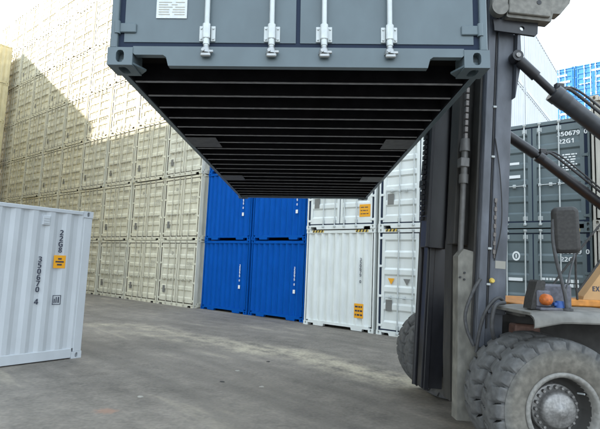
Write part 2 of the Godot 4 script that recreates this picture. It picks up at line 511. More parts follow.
# rows of print too small to read: short dashes
func dashes(parent: Node, mat: Material, c: Vector3, w: float, h: float, rows: int, sd: int, fill := 0.5) -> MeshInstance3D:
	var key := "dash%.3f%.3f%d%d" % [w, h, rows, sd]
	var m := cached(key, func(s: SurfaceTool):
		var r := RandomNumberGenerator.new()
		r.seed = sd
		for i in rows:
			var y := h / 2 - (i + 0.5) * h / rows
			var x := -w / 2
			while x < w / 2 - 0.03:
				var l := minf(r.randf_range(0.03, 0.11), w / 2 - x)
				box(s, Vector3(x, y - h / rows * fill * 0.5, -0.003), Vector3(x + l, y + h / rows * fill * 0.5, 0))
				x += l + r.randf_range(0.015, 0.03))
	var o := put("marking", m, mat, parent, c)
	o.set_meta("kind", "stuff")
	return o

func hazard_strip(parent: Node, c: Vector3, w: float):
	var p := plate(parent, "hazard_strip", M.hazard, c, w, 0.07, 0.004)
	put("black_stripes", cached("hazard%.2f" % w, func(s: SurfaceTool):
		var n := int(w / 0.09)
		for i in n:
			var x := -w / 2 + 0.01 + i * w / n
			prism(s, PackedVector2Array([Vector2(x, -0.035), Vector2(x + 0.045, -0.035), Vector2(x + 0.075, 0.035), Vector2(x + 0.03, 0.035)]), Vector3.ZERO, Vector3.RIGHT, Vector3.UP, Vector3.BACK, 0.0, 0.003)), M.black, p)

const TIER := ["bottom", "second", "third", "fourth", "fifth", "sixth", "top seventh"]
const COLUMN := ["first", "second", "third", "fourth", "fifth", "sixth", "seventh", "eighth", "ninth", "tenth"]

func cream_wall():
	var protos := []
	for m in [M.cream, M.cream_b, M.cream_c]:
		var c := container("cream_container", STD, m, true, M.cream_gasket, M.cream_bar, Vector3.ZERO, ROWTURN)
		# plates and faint print on the doors
		plate(c, "data_plate", M.plate_dark, Vector3(-0.82, 0.62, -0.024), 0.16, 0.28)
		dashes(c, M.print_grey, Vector3(0.80, h_of(STD, 0.865), -0.024), 0.36, 0.16, 2, 5)
		dashes(c, M.print_grey, Vector3(0.80, h_of(STD, 0.62), -0.024), 0.34, 0.26, 4, 6)
		plate(c, "emblem", M.print_grey, Vector3(-0.38, h_of(STD, 0.80), -0.024), 0.10, 0.13)
		dashes(c, M.print_grey, Vector3(-0.40, h_of(STD, 0.52), -0.024), 0.10, 0.22, 2, 8)
		protos.append(c)
	var used := [false, false, false]
	for col in 10:
		for tier in 7:
			var k := (col * 5 + tier * 2 + (col * tier) % 3) % 3
			var at := row(-(col + 0.5) * 2.4506 - 0.006 + rng.randf_range(-0.02, 0.02), rng.randf_range(-0.03, 0.03), tier * (STD + 0.002))
			var c: Node3D = protos[k]
			if used[k]: c = copy_of(protos[k], at)
			else: c.position = at
			used[k] = true
			c.scale = Vector3(0.966, 1.0, 1.0)
			tag(c, "cream container in the tall wall, %s tier, %s column left of the blue stack" % [TIER[tier], COLUMN[col]], "container", "cream containers of the tall wall")

func h_of(h: float, f: float) -> float:
	return h * f

func blue_stack():
	var proto: Node3D = null
	for col in 2:
		for tier in 3:
			var at := row(1.335 + col * 2.492, -0.22 + rng.randf_range(-0.015, 0.015), tier * (STD + 0.002))
			var c: Node3D
			if proto == null:
				proto = container("blue_container", STD, M.blue, false, M.gasket, M.zinc, at, ROWTURN)
				c = proto
				lettering(c, "3\n5\n0\n6\n7\n9\n\n0", 0.075, Vector3(0.775, 1.42, -0.014), M.print_white, 0.0, "marking", -22.0)
				plate(c, "emblem", M.print_white, Vector3(0.775, 0.93, -0.014), 0.09, 0.12)
			else: c = copy_of(proto, at)
			tag(c, "blue container, %s tier, %s" % [["bottom", "second", "third"][tier], ["beside the cream wall", "beside the white stack"][col]], "container", "blue containers in the row")

func white_door(called: String, h: float, at: Vector3, pm: Material = null) -> Node3D:
	var c := container(called, h, pm if pm else M.white, true, M.gasket, M.zinc, at, ROWTURN)
	plate(c, "data_plate", M.plate_dark, Vector3(-0.86, 0.80, -0.024), 0.19, 0.30)
	return c

func white_stacks():
	var g := "white containers in the row"
	var y := 0.0
	# left column: pressed end at the bottom, doors above
	var c := container("white_container", HIGH, M.white, false, M.gasket, M.zinc, row(6.45, 0.0), ROWTURN)
	tag(c, "white high container with pressed end wall on the ground beside the blue stack", "container", g)
	lettering(c, "3\n5\n0\n6\n7\n9\n\n0", 0.085, Vector3(0.76, 1.70, -0.014), M.print_dark, 0.0, "marking", -20.0)
	var pl := plate(c, "placard", M.placard, Vector3(0.73, 0.57, -0.014), 0.30, 0.40)
	dashes(pl, M.print_dark, Vector3(0, 0, 0.003), 0.24, 0.34, 3, 41, 0.42)
	hazard_strip(c, Vector3(-0.78, HIGH - 0.062, -0.003), 0.42)
	hazard_strip(c, Vector3(0.78, HIGH - 0.062, -0.003), 0.42)
	y = HIGH + 0.002
	c = white_door("white_container", STD, row(6.45, 0.02, y))
	tag(c, "white container with doors and an orange placard above the pressed white one", "container", g)
	pl = plate(c, "placard", M.placard, Vector3(0.86, 0.52, -0.022), 0.36, 0.36)
	dashes(pl, M.print_dark, Vector3(0, 0, 0.003), 0.28, 0.28, 3, 43, 0.25)
	y += STD + 0.002
	for k in 2:
		c = white_door("white_container", HIGH, row(6.45, 0.0, y))
		tag(c, "white container with doors, %s tier, in the stack beside the blue one" % ["third", "fourth"][k], "container", g)
		y += HIGH + 0.002
	# right column: doors all the way up, two containers deep
	y = 0.0
	var hs := [HIGH, STD, HIGH, HIGH]
	for k in 4:
		c = white_door("white_container", hs[k], row(8.975, 0.0, y), M.pale_grey if k > 1 else M.white)
		tag(c, "white container with doors, %s tier, between pressed white end and grey stack" % ["ground", "second", "third", "fourth"][k], "container", g)
		if k == 0:
			for q in [[-0.80, M.placard], [-0.34, M.plate_dark]]:
				put("warning_triangle", cached("triangle", func(s: SurfaceTool):
					prism(s, PackedVector2Array([Vector2(-0.10, 0.08), Vector2(0.10, 0.08), Vector2(0, -0.09)]), Vector3.ZERO, Vector3.RIGHT, Vector3.UP, Vector3.BACK, -0.004, 0.0)), q[1], c, Vector3(q[0], 1.45, -0.022))
			hazard_strip(c, Vector3(-0.78, HIGH - 0.062, -0.003), 0.42)
			hazard_strip(c, Vector3(0.78, HIGH - 0.062, -0.003), 0.42)
		var b := container("white_container", hs[k], M.pale_grey, false, M.gasket, M.zinc, row(8.975, -6.14, y), ROWTURN)
		tag(b, "white container side seen above the grey stack, rear block, %s tier" % ["ground", "second", "third", "fourth"][k], "container", g)
		y += hs[k] + 0.002

func grey_stack():
	var g := "dark grey containers beside the mast"
	var lower := container("grey_container", HIGH, M.grey, true, M.gasket, M.zinc, row(11.58, -0.62), ROWTURN)
	tag(lower, "dark grey container on the ground with round white mark, behind the mirror", "container", g)
	put("round_mark", cached("round_mark", func(s: SurfaceTool):
		for i in 20:
			var t0 := TAU * i / 20
			var t1 := TAU * (i + 1) / 20
			var a := Vector3(cos(t0) * 0.09, sin(t0) * 0.115, 0)
			var b := Vector3(cos(t1) * 0.09, sin(t1) * 0.115, 0)
			quad(s, a, b, b * 0.62, a * 0.62, Vector3.BACK)
		prism(s, PackedVector2Array([Vector2(-0.015, -0.045), Vector2(0.015, -0.045), Vector2(0.015, 0.045), Vector2(-0.015, 0.045)]), Vector3.ZERO, Vector3.RIGHT, Vector3.UP, Vector3.BACK, -0.002, 0.0)), M.print_white, lower, Vector3(-0.38, 2.22, -0.022))
	plate(lower, "sticker", M.print_white, Vector3(-0.40, 1.66, -0.022), 0.32, 0.075)
	lettering(lower, "350679  0", 0.105, Vector3(0.84, 2.34, -0.022), M.print_white)
	lettering(lower, "22G1", 0.105, Vector3(0.74, 2.16, -0.022), M.print_white)
	dashes(lower, M.print_white, Vector3(0.36, 1.70, -0.022), 0.40, 0.06, 1, 51, 0.9)
	dashes(lower, M.print_white, Vector3(0.80, 1.62, -0.022), 0.26, 0.20, 2, 52, 0.75)
	hazard_strip(lower, Vector3(-0.80, HIGH - 0.066, -0.003), 0.36)
	hazard_strip(lower, Vector3(0.80, HIGH - 0.066, -0.003), 0.36)
	var upper := container("grey_container", STD, M.grey, true, M.gasket, M.zinc, row(11.58, -0.62, HIGH + 0.002), ROWTURN)
	tag(upper, "dark grey container with white number on its doors, upper of the grey two", "container", g)
	lettering(upper, "350679  0", 0.105, Vector3(0.86, 2.20, -0.022), M.print_white)
	lettering(upper, "22G1", 0.105, Vector3(0.74, 2.02, -0.022), M.print_white)
	dashes(upper, M.print_white, Vector3(0.80, 1.52, -0.022), 0.30, 0.42, 7, 54, 0.5)
	dashes(upper, M.print_white, Vector3(0.28, 1.62, -0.022), 0.20, 0.07, 1, 55, 0.9)
	plate(upper, "sticker", M.print_white, Vector3(-0.40, 1.27, -0.022), 0.26, 0.075)
	plate(upper, "emblem", M.print_white, Vector3(-0.40, 1.60, -0.022), 0.22, 0.06)
	var b := container("beige_container", HIGH, M.beige, false, M.gasket, M.zinc, row(14.07, -0.30), ROWTURN)
	tag(b, "beige container with pressed end right of the grey stack, on the ground", "container", "beige containers at the right edge")
	b = copy_of(b, row(14.07, -0.30, HIGH + 0.002))
	tag(b, "beige container with pressed end right of the grey stack, upper one", "container", "beige containers at the right edge")

func far_blue_row():
	var proto: Node3D = null
	for col in 3:
		for tier in 7:
			var at := row(7.27 + col * 2.47, -29.0, tier * (STD + 0.002))
			var c: Node3D
			if proto == null:
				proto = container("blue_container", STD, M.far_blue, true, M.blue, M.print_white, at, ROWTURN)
				c = proto
				plate(c, "marking", M.print_white, Vector3(0.30, 2.0, -0.018), 0.8, 0.12)
				plate(c, "marking", M.print_white, Vector3(0.55, 1.45, -0.018), 0.7, 0.16)
				plate(c, "marking", M.print_white, Vector3(-0.4, 1.45, -0.018), 0.5, 0.12)
			else: c = copy_of(proto, at)
			tag(c, "far blue container with white bars, %s tier, %s column beyond the white stack" % [TIER[tier], COLUMN[col]], "container", "far blue containers behind the row")

func left_stacks():
	# six high, long side towards us, closing the aisle at the far left
	var proto: Node3D = null
	for tier in 6:
		var at := row(-20.2 - 1.219, 6.46, tier * (STD + 0.002))
		var c: Node3D
		if proto == null:
			proto = container("yellow_container", STD, M.yellow_cream, false, M.gasket, M.zinc, at, ROWTURN)
			c = proto
		else: c = copy_of(proto, at)
		tag(c, "pale yellow container side at the far left edge, %s tier of six" % TIER[tier], "container", "pale yellow stack at the left edge")
	# the block on the other side of the aisle, left of the picture, that keeps the low sun off the yard
	var shell: Node3D = null
	for tier in 6:
		for col in 8:
			for deep in 3:
				var at2 := row(-3.75 - col * 2.4506, 13.4 + deep * 6.16, tier * (STD + 0.002))
				var c2: Node3D
				if shell == null:
					shell = put(numbered("pale_container"), cached("shell", func(s: SurfaceTool):
						pressed(s, Vector3(-1.21, 0.0, -0.01), Vector3.RIGHT, Vector3.UP, Vector3.BACK, 2.42, STD, 0.26, 0.04)
						pressed(s, Vector3(-1.21, 0.0, -L + 0.01), Vector3.RIGHT, Vector3.UP, Vector3.FORWARD, 2.42, STD, 0.26, 0.04)
						for sx in [-1.0, 1.0]: pressed(s, Vector3(1.21 * sx, 0.0, -L + 0.01), Vector3.BACK, Vector3.UP, Vector3(sx, 0, 0), L - 0.02, STD, 0.278, 0.036)
						box(s, Vector3(-1.2, STD - 0.05, -L + 0.02), Vector3(1.2, STD - 0.02, -0.02))
						box(s, Vector3(-1.2, 0.02, -L + 0.02), Vector3(1.2, 0.05, -0.02))), M.yellow_cream, self, at2)
					shell.rotation.y = ROWTURN
					c2 = shell
				else: c2 = copy_of(shell, at2)
				tag(c2, "pale container beyond the left edge, %s tier, %s column, %s rank" % [TIER[tier], COLUMN[col], COLUMN[deep]], "container", "block of containers beyond the left edge")

func left_container():
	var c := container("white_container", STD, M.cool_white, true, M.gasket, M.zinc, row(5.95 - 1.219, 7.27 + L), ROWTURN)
	tag(c, "white container standing alone at the left, long side with vertical number", "container")
	var x := 1.2065
	var ty := PI / 2
	# the far end of this side is the right end in the picture
	lettering(c, "2\n2\nG\n8", 0.09, Vector3(x, 2.02, -L + 0.53), M.print_dark, ty, "marking", -18.0)
	lettering(c, "3\n5\n0\n6\n7\n0\n\n4", 0.09, Vector3(x, 1.35, -L + 0.84), M.print_dark, ty, "marking", -18.0)
	var p := put("height_placard", cached("height_placard", func(s: SurfaceTool):
		box(s, Vector3(-0.003, -0.11, -0.10), Vector3(0, 0.11, 0.10), 0.0)), M.placard, c, Vector3(x, 1.67, -L + 0.52))
	put("print", cached("height_print", func(s: SurfaceTool):
		for q in [[0.05, 0.03], [0.0, 0.07], [-0.05, 0.04]]:
			box(s, Vector3(0, q[0] - 0.013, -q[1]), Vector3(0.003, q[0] + 0.013, q[1]))), M.print_dark, p)
	put("small_plate", cached("small_plate", func(s: SurfaceTool):
		for q in [[-0.07, -0.06, -0.08, 0.08], [0.06, 0.07, -0.08, 0.08], [-0.07, 0.07, 0.07, 0.08], [-0.07, 0.07, -0.08, -0.07], [-0.04, -0.02, -0.05, 0.05], [0.0, 0.015, -0.05, 0.05], [0.03, 0.045, -0.05, 0.02]]:
			box(s, Vector3(-0.002, q[2], q[0]), Vector3(0.001, q[3], q[1]))), M.print_dark, c, Vector3(x, 1.02, -L + 0.51))
	put("vent", cached("vent", func(s: SurfaceTool):
		box(s, Vector3(-0.03, -0.08, -0.06), Vector3(0.012, 0.08, 0.06), 0.006)
		for k in 3: box(s, Vector3(0.012, -0.05 + k * 0.04, -0.045), Vector3(0.018, -0.035 + k * 0.04, 0.045))), M.cool_white, c, Vector3(x - 0.004, 2.36, -L + 0.80))

func lifted_container():
	var yaw := 0.01676
	var tilt := 0.02608
	var t := container("lifted_container", STD, M.lift_grey, true, M.gasket, M.zinc, Vector3(-0.0551, 3.0339, -2.8591), 0.0, true)
	t.basis = Basis(Vector3.UP, -yaw) * Basis(Vector3(0, 0, 1), tilt)
	tag(t, "dark grey container hoisted overhead, black ribbed underside and galvanised door bars", "container")
	var n := 21
	for i in n:
		var z := -0.315 - i * (L - 0.63) / (n - 1)
		var m := put("cross_member", cached("cross_member", func(s: SurfaceTool):
			box(s, Vector3(-1.15, 0.022, -0.0045), Vector3(1.15, 0.149, 0.0))
			box(s, Vector3(-1.15, 0.142, -0.045), Vector3(1.15, 0.1495, -0.0045))), M.under, t, Vector3(0, 0, z))
		put("flange", cached("flange", func(s: SurfaceTool):
			box(s, Vector3(-1.15, 0.017, -0.022), Vector3(1.15, 0.0215, 0.0))), M.scuffed, m)
	for sx in [-1.0, 1.0]:
		put("rail_undercoat", cached("undercoat%d" % sx, func(s: SurfaceTool):
			box(s, Vector3(minf(1.152 * sx, 1.1645 * sx), 0.019, -L + 0.18), Vector3(maxf(1.152 * sx, 1.1645 * sx), 0.149, -0.18))), M.under, t)
	for z in [-1.95, -3.95]:
		for sx in [-1.0, 1.0]:
			put("fork_pocket", cached("fork_pocket%d" % sx, func(s: SurfaceTool):
				box(s, Vector3(minf(0.86 * sx, 1.165 * sx), 0.012, -0.19), Vector3(maxf(0.86 * sx, 1.165 * sx), 0.0165, 0.19))), M.pocket, t, Vector3(0, 0, z))
	for sx in [-1.0, 1.0]:
		put("gusset", cached("gusset%d" % sx, func(s: SurfaceTool):
			prism(s, PackedVector2Array([Vector2(1.057 * sx, -0.178), Vector2(1.005 * sx, -0.12), Vector2(1.057 * sx, -0.01)]), Vector3(0, 0.01, 0), Vector3.RIGHT, Vector3.BACK, Vector3.UP, 0.0, 0.012)), M.lift_grey, t)
	var p := plate(t, "data_plate", M.plate, Vector3(-0.825, 0.395, -0.022), 0.20, 0.135)
	dashes(p, M.print_grey, Vector3(0, 0, 0.002), 0.17, 0.10, 6, 61, 0.3)
	return t

# ---------------------------------------------------------------- forklift
const FO := Vector3(2.244, 0.0, -5.778)

func tyre_mesh(r: float, w: float, lugs: int, bead: float) -> Mesh:
	return cached("tyre%.2f" % r, func(s: SurfaceTool):
		var per := 18
		var n := lugs * per
		var prof := []                       # [z, r, tread coordinate or side weight]
		prof.append([-w * 0.36, bead, 0.0, 0.0])
		prof.append([-w * 0.45, bead + 0.03, 0.0, 0.0])
		prof.append([-w * 0.50, lerpf(bead, r, 0.45), 0.0, 0.0])
		prof.append([-w * 0.495, lerpf(bead, r, 0.72), 0.0, 0.0])
		prof.append([-w * 0.485, r - 0.095, -1.0, 0.3])
		prof.append([-w * 0.475, r - 0.058, -1.0, 0.9])
		prof.append([-w * 0.455, r - 0.025, -1.0, 1.0])
		for k in 11:
			var q := -1.0 + 0.2 * k
			prof.append([q * w * 0.43, r - 0.016 * q * q, q, 1.0])
		prof.append([w * 0.455, r - 0.025, 1.0, 1.0])
		prof.append([w * 0.475, r - 0.058, 1.0, 0.9])
		prof.append([w * 0.485, r - 0.095, 1.0, 0.3])
		prof.append([w * 0.495, lerpf(bead, r, 0.72), 0.0, 0.0])
		prof.append([w * 0.50, lerpf(bead, r, 0.45), 0.0, 0.0])
		prof.append([w * 0.45, bead + 0.03, 0.0, 0.0])
		prof.append([w * 0.36, bead, 0.0, 0.0])
		var grid := []
		for i in n:
			var line := []
			for k in prof.size():
				var p: Array = prof[k]
				var q: float = p[2]
				var rr: float = p[1]
				if p[3] > 0.0 and absf(q) > 0.3:
					var ph := fposmod(float(i) / per + (0.5 if q < 0.0 else 0.0) + 0.32 * (absf(q) - 0.6), 1.0)
					var g := smoothstep(0.0, 0.05, ph) - smoothstep(0.17, 0.23, ph)
					rr -= 0.055 * g * p[3]
				var th := TAU * i / n
				line.append(Vector3(cos(th) * rr, sin(th) * rr, p[0]))
			grid.append(line)
		s.set_smooth_group(1)
		for i in n:
			var j := (i + 1) % n
			for k in prof.size() - 1:
				var hint: Vector3 = grid[i][k] + grid[i][k + 1] - Vector3(cos(TAU * i / n), sin(TAU * i / n), 0) * (bead + r) 
				var ca := Color(0.20, 0.187, 0.16).lerp(Color(0.135, 0.135, 0.136), smoothstep(r * 0.74, r * 0.97, prof[k][1]))
				var cb := Color(0.20, 0.187, 0.16).lerp(Color(0.135, 0.135, 0.136), smoothstep(r * 0.74, r * 0.97, prof[k + 1][1]))
				var v: Array = [[grid[i][k], ca], [grid[j][k], ca], [grid[j][k + 1], cb], [grid[i][k + 1], cb]]
				var nn: Vector3 = (v[1][0] - v[0][0]).cross(v[2][0] - v[0][0])
				for e in ([0, 2, 1, 0, 3, 2] if nn.dot(hint) > 0.0 else [0, 1, 2, 0, 2, 3]):
					s.set_color(v[e][1]); s.add_vertex(v[e][0]))

func lathe(s: SurfaceTool, prof: Array, n := 40):
	# profile of [z, r] about the z axis, outer side towards larger index cross product
	s.set_smooth_group(2)
	for k in prof.size() - 1:
		for i in n:
			var q := []
			for e in [[k, i], [k, i + 1], [k + 1, i + 1], [k + 1, i]]:
				var th: float = TAU * e[1] / n
				q.append(Vector3(cos(th) * prof[e[0]][1], sin(th) * prof[e[0]][1], prof[e[0]][0]))
			var dz: float = prof[k + 1][0] - prof[k][0]
			var dr: float = prof[k + 1][1] - prof[k][1]
			var th2 := TAU * (i + 0.5) / n
			quad(s, q[0], q[1], q[2], q[3], Vector3(cos(th2) * dz, sin(th2) * dz, -dr))
	s.set_smooth_group(-1)

func wheel(parent: Node, z_out: float, side: float, r: float, w: float, dual: bool, x := 0.0):
	var c := Vector3(x, r, 0)
	var wh := put("drive_wheel" if dual else "steer_wheel", cached("rim%.2f" % r, func(s: SurfaceTool):
		# lip, dish wall and disc, outside towards +z
		lathe(s, [[-0.02, 0.335 * r / 0.61], [0.0, 0.335 * r / 0.61], [0.008, 0.315 * r / 0.61], [0.0, 0.295 * r / 0.61], [-0.05, 0.285 * r / 0.61], [-0.17, 0.27 * r / 0.61], [-0.19, 0.25 * r / 0.61], [-0.19, 0.02]], 44)), M.rim, parent, Vector3(c.x, c.y, z_out * side))
	if side < 0.0: wh.rotation.y = PI
	put("tyre", tyre_mesh(r, w, 25, 0.32 * r / 0.61), M.tyre, wh, Vector3(0, 0, -w / 2 + 0.02))
	if dual:
		put("tyre", tyre_mesh(r, w, 25, 0.32 * r / 0.61), M.tyre, wh, Vector3(0, 0, -w * 1.5 - 0.04)).rotation.z = 0.13
	put("dish", cached("dish%.2f" % r, func(s: SurfaceTool):
		lathe(s, [[-0.06, 0.284 * r / 0.61], [-0.16, 0.268 * r / 0.61], [-0.178, 0.23 * r / 0.61], [-0.178, 0.05]], 40)), M.rim_dark, wh)
	put("hub", cached("hub%.2f" % r, func(s: SurfaceTool):
		var q := r / 0.61
		lathe(s, [[-0.178, 0.215 * q], [-0.14, 0.212 * q], [-0.135, 0.205 * q], [-0.135, 0.165 * q], [-0.10, 0.16 * q], [-0.07, 0.15 * q], [-0.055, 0.135 * q], [-0.042, 0.09 * q], [-0.03, 0.05 * q], [-0.02, 0.042 * q], [-0.015, 0.02 * q], [-0.015, 0.0]], 40)), M.hub, wh)
	for i in 20:
		var th := TAU * i / 20
		put("wheel_nut", cached("nut%.2f" % r, func(s: SurfaceTool):
			cyl(s, Vector3(0, 0, -0.136), Vector3(0, 0, -0.105), 0.016, 0.013, 6)), M.hub, wh, Vector3(cos(th), sin(th), 0) * 0.186 * r / 0.61)
	put("valve", cached("valve", func(s: SurfaceTool):
		cyl(s, Vector3(0.2, 0.14, -0.12), Vector3(0.215, 0.15, -0.05), 0.008)), M.zinc_dull, wh)

func forklift():
	var t := thing("container_forklift", FO, 0.05)
	tag(t, "dusty grey and orange heavy forklift with dual front tyres lifting the container", "forklift")
	wheel(t, 1.63, 1.0, 0.615, 0.33, true)
	wheel(t, 1.63, -1.0, 0.615, 0.33, true)
	wheel(t, 1.05, 1.0, 0.5, 0.3, false, 3.75)
	wheel(t, 1.05, -1.0, 0.5, 0.3, false, 3.75)
	put("axle", cached("axle", func(s: SurfaceTool):
		cyl(s, Vector3(0, 0.615, -1.45), Vector3(0, 0.615, 1.45), 0.17, -1.0, 16)
		cyl(s, Vector3(0, 0.615, -0.35), Vector3(0, 0.615, 0.35), 0.3, -1.0, 18)
		cyl(s, Vector3(3.75, 0.5, -0.95), Vector3(3.75, 0.5, 0.95), 0.12, -1.0, 12)), M.chassis, t)
	put("chassis", cached("chassis", func(s: SurfaceTool):
		for z in [-0.74, 0.56]: box(s, Vector3(-0.2, 0.72, z), Vector3(4.6, 1.36, z + 0.18), 0.01)
		box(s, Vector3(0.55, 0.5, -0.56), Vector3(3.2, 1.3, 0.56), 0.02)), M.chassis, t)
	put("deck", cached("deck", func(s: SurfaceTool):
		box(s, Vector3(0.05, 1.40, -0.86), Vector3(4.6, 1.475, 0.86), 0.008)
		box(s, Vector3(0.40, 1.475, 0.5), Vector3(3.6, 1.545, 0.94), 0.012)), M.orange, t)
	# mudguards over the dual tyres
	for sd in [1.0, -1.0]:
		put("mudguard", cached("mudguard%d" % sd, func(s: SurfaceTool):
			var top := PackedVector2Array()
			var nx := 18
			var pts := []
			for i in nx + 1:
				var x := -0.27 + 1.5 * i / nx
				var y := 1.472
				var drop := 0.055
				if x < 0.0: y -= 0.028 * pow((0.0 - x) / 0.27, 1.6)
				if x > 0.75: y -= 0.5 * pow((x - 0.75) / 0.48, 2.0) * 0.5
				if x < 0.05: drop = 0.055 + 0.04 * smoothstep(0.05, -0.25, x)
				pts.append([x, y, drop])
			s.set_smooth_group(3)
			for i in nx:
				var a: Array = pts[i]
				var b: Array = pts[i + 1]
				var sec := [[0.84, 0.0], [1.52, -0.004], [1.60, -0.012], [1.645, -0.030], [1.665, -0.055], [1.667, -1.0]]
				for k in sec.size() - 1:
					var f := func(p: Array, q: Array) -> Vector3:
						return Vector3(p[0], p[1] + (q[1] if q[1] > -0.5 else -0.055 - p[2] * 0.6), q[0] * sd)
					quad(s, f.call(a, sec[k]), f.call(b, sec[k]), f.call(b, sec[k + 1]), f.call(a, sec[k + 1]), Vector3(0, 1, 0.6 * sd))
					var dn := Vector3(0, -0.012, -0.012 * sd)
					quad(s, f.call(a, sec[k]) + dn, f.call(b, sec[k]) + dn, f.call(b, sec[k + 1]) + dn, f.call(a, sec[k + 1]) + dn, Vector3(0, -1, -0.6 * sd))
			s.set_smooth_group(-1)
			box(s, Vector3(-0.274, 1.425, 0.84 if sd > 0 else -1.60), Vector3(-0.262, 1.452, 1.60 if sd > 0 else -0.84))
			for x in [-0.05, 0.6]:
				box(s, Vector3(x, 1.36, 0.72 if sd > 0 else -1.0), Vector3(x + 0.06, 1.44, 1.0 if sd > 0 else -0.72))), M.fender, t)
	# cowl, cab and counterweight, mostly beyond the right edge
	var cowl := put("cowl", cached("cowl", func(s: SurfaceTool):
		prism(s, PackedVector2Array([Vector2(0.68, 1.546), Vector2(0.69, 1.58), Vector2(1.09, 2.10), Vector2(1.19, 2.13), Vector2(2.3, 2.13), Vector2(2.3, 1.546)]), Vector3.ZERO, Vector3.RIGHT, Vector3.UP, Vector3.BACK, 0.78, 0.90)
		box(s, Vector3(2.3, 1.546, -0.88), Vector3(4.25, 2.13, 0.90), 0.02)), M.hood, t)
	lettering(cowl, "EX", 0.05, Vector3(0.82, 1.66, 0.902), M.print_dark, 0.0, "lettering")
	var cab := put("cab", cached("cab", func(s: SurfaceTool):
		for q in [[1.35, 0.78], [2.85, 0.78], [1.35, -0.86], [2.85, -0.86]]:
			box(s, Vector3(q[0], 2.13, q[1]), Vector3(q[0] + 0.09, 3.45, q[1] + 0.09), 0.012)
		box(s, Vector3(1.28, 3.45, -0.9), Vector3(3.0, 3.58, 0.92), 0.03)
		box(s, Vector3(1.44, 2.13, -0.85), Vector3(2.85, 2.45, -0.80)); box(s, Vector3(1.44, 2.13, 0.80), Vector3(2.85, 2.45, 0.85))), M.orange, t)
	cab.position.x = 0.95
	for z in [0.82, -0.826]:
		put("window", cached("cab_side", func(s: SurfaceTool): box(s, Vector3(1.44, 2.45, 0), Vector3(2.85, 3.45, 0.006))), M.glass, cab, Vector3(0, 0, z))
	put("windscreen", cached("cab_front", func(s: SurfaceTool): box(s, Vector3(1.38, 2.13, -0.77), Vector3(1.386, 3.45, 0.78))), M.glass, cab)
	put("rear_window", cached("cab_rear", func(s: SurfaceTool): box(s, Vector3(2.9, 2.13, -0.77), Vector3(2.906, 3.45, 0.78))), M.glass, cab)
	put("seat", cached("cab_seat", func(s: SurfaceTool):
		box(s, Vector3(2.0, 2.131, -0.25), Vector3(2.5, 2.45, 0.25), 0.05); box(s, Vector3(2.42, 2.45, -0.25), Vector3(2.58, 3.15, 0.25), 0.05)), M.rubber, cab)
	put("counterweight", cached("counterweight", func(s: SurfaceTool):
		prism(s, PackedVector2Array([Vector2(4.3, 0.45), Vector2(4.3, 2.05), Vector2(4.9, 2.05), Vector2(5.3, 1.85), Vector2(5.35, 0.75), Vector2(5.1, 0.45)]), Vector3.ZERO, Vector3.RIGHT, Vector3.UP, Vector3.BACK, -1.1, 1.1)), M.orange, t)
	# handrails by the cab step
	put("handrail", cached("handrail", func(s: SurfaceTool):
		tube(s, [Vector3(0.30, 1.545, 0.93), Vector3(0.355, 1.70, 0.93), Vector3(0.60, 2.02, 0.94), Vector3(0.86, 2.34, 0.95), Vector3(1.0, 2.50, 0.95)], 0.011)
		tube(s, [Vector3(0.60, 1.545, 0.93), Vector3(0.59, 1.75, 0.93), Vector3(0.585, 2.0, 0.94)], 0.011)
		tube(s, [Vector3(0.60, 1.62, 0.93), Vector3(0.80, 1.88, 0.93), Vector3(1.02, 2.18, 0.93)], 0.011)), M.rubber, t)
	# lamps, mirror
	var mir := put("mirror", cached("mirror", func(s: SurfaceTool):
		# rounded dusty back of the mirror
		var w := 0.112; var h := 0.215; var rr := 0.055
		var layers := [[0.0, -0.03], [0.0, 0.0], [-0.012, 0.022], [-0.035, 0.034]]
		var loops := []
		for ly in layers:
			var lp := []
			for k in 4:
				var cc := Vector2((w - rr) * (1 if k in [0, 3] else -1), (h - rr) * (1 if k < 2 else -1))
				for j in 6:
					var th := PI / 2 * k + PI / 2 * j / 5.0
					lp.append(Vector3(cc.x + cos(th) * (rr + ly[0]), cc.y + sin(th) * (rr + ly[0]), ly[1]))
			loops.append(lp)
		s.set_smooth_group(4)
		for k in loops.size() - 1:
			for j in 24:
				var a: Vector3 = loops[k][j]
				quad(s, a, loops[k][(j + 1) % 24], loops[k + 1][(j + 1) % 24], loops[k + 1][j], Vector3(a.x, a.y, 0.05))
		s.set_smooth_group(-1)
		for j in 24:
			tri(s, Vector3(0, 0, 0.034), loops[3][j], loops[3][(j + 1) % 24], Vector3.BACK)
			tri(s, Vector3(0, 0, -0.03), loops[0][j], loops[0][(j + 1) % 24], Vector3.FORWARD)), M.rubber, t, Vector3(0.137, 2.202, 1.487))
	mir.rotation = Vector3(0.05, -0.35, 0.05)
	put("mirror_glass", cached("mirror_glass", func(s: SurfaceTool):
		box(s, Vector3(-0.09, -0.19, -0.034), Vector3(0.09, 0.19, -0.031))), M.steel, mir)
	put("mirror_arm", cached("mirror_arm", func(s: SurfaceTool):
		tube(s, [Vector3(0.03, 2.30, 1.46), Vector3(0.028, 2.12, 1.46), Vector3(0.045, 1.95, 1.47), Vector3(0.085, 1.77, 1.475), Vector3(0.118, 1.62, 1.48), Vector3(0.135, 1.47, 1.485)], 0.016)
		box(s, Vector3(0.02, 2.2, 1.44), Vector3(0.09, 2.24, 1.475), 0.005)
		tube(s, [Vector3(0.118, 1.60, 1.48), Vector3(0.20, 1.72, 1.40), Vector3(0.30, 1.86, 1.3), Vector3(0.40, 1.98, 1.2), Vector3(0.56, 2.10, 0.93)], 0.009)
		cyl(s, Vector3(0.135, 1.47, 1.485), Vector3(0.135, 1.49, 1.485), 0.05, -1.0, 14)), M.hose, t)
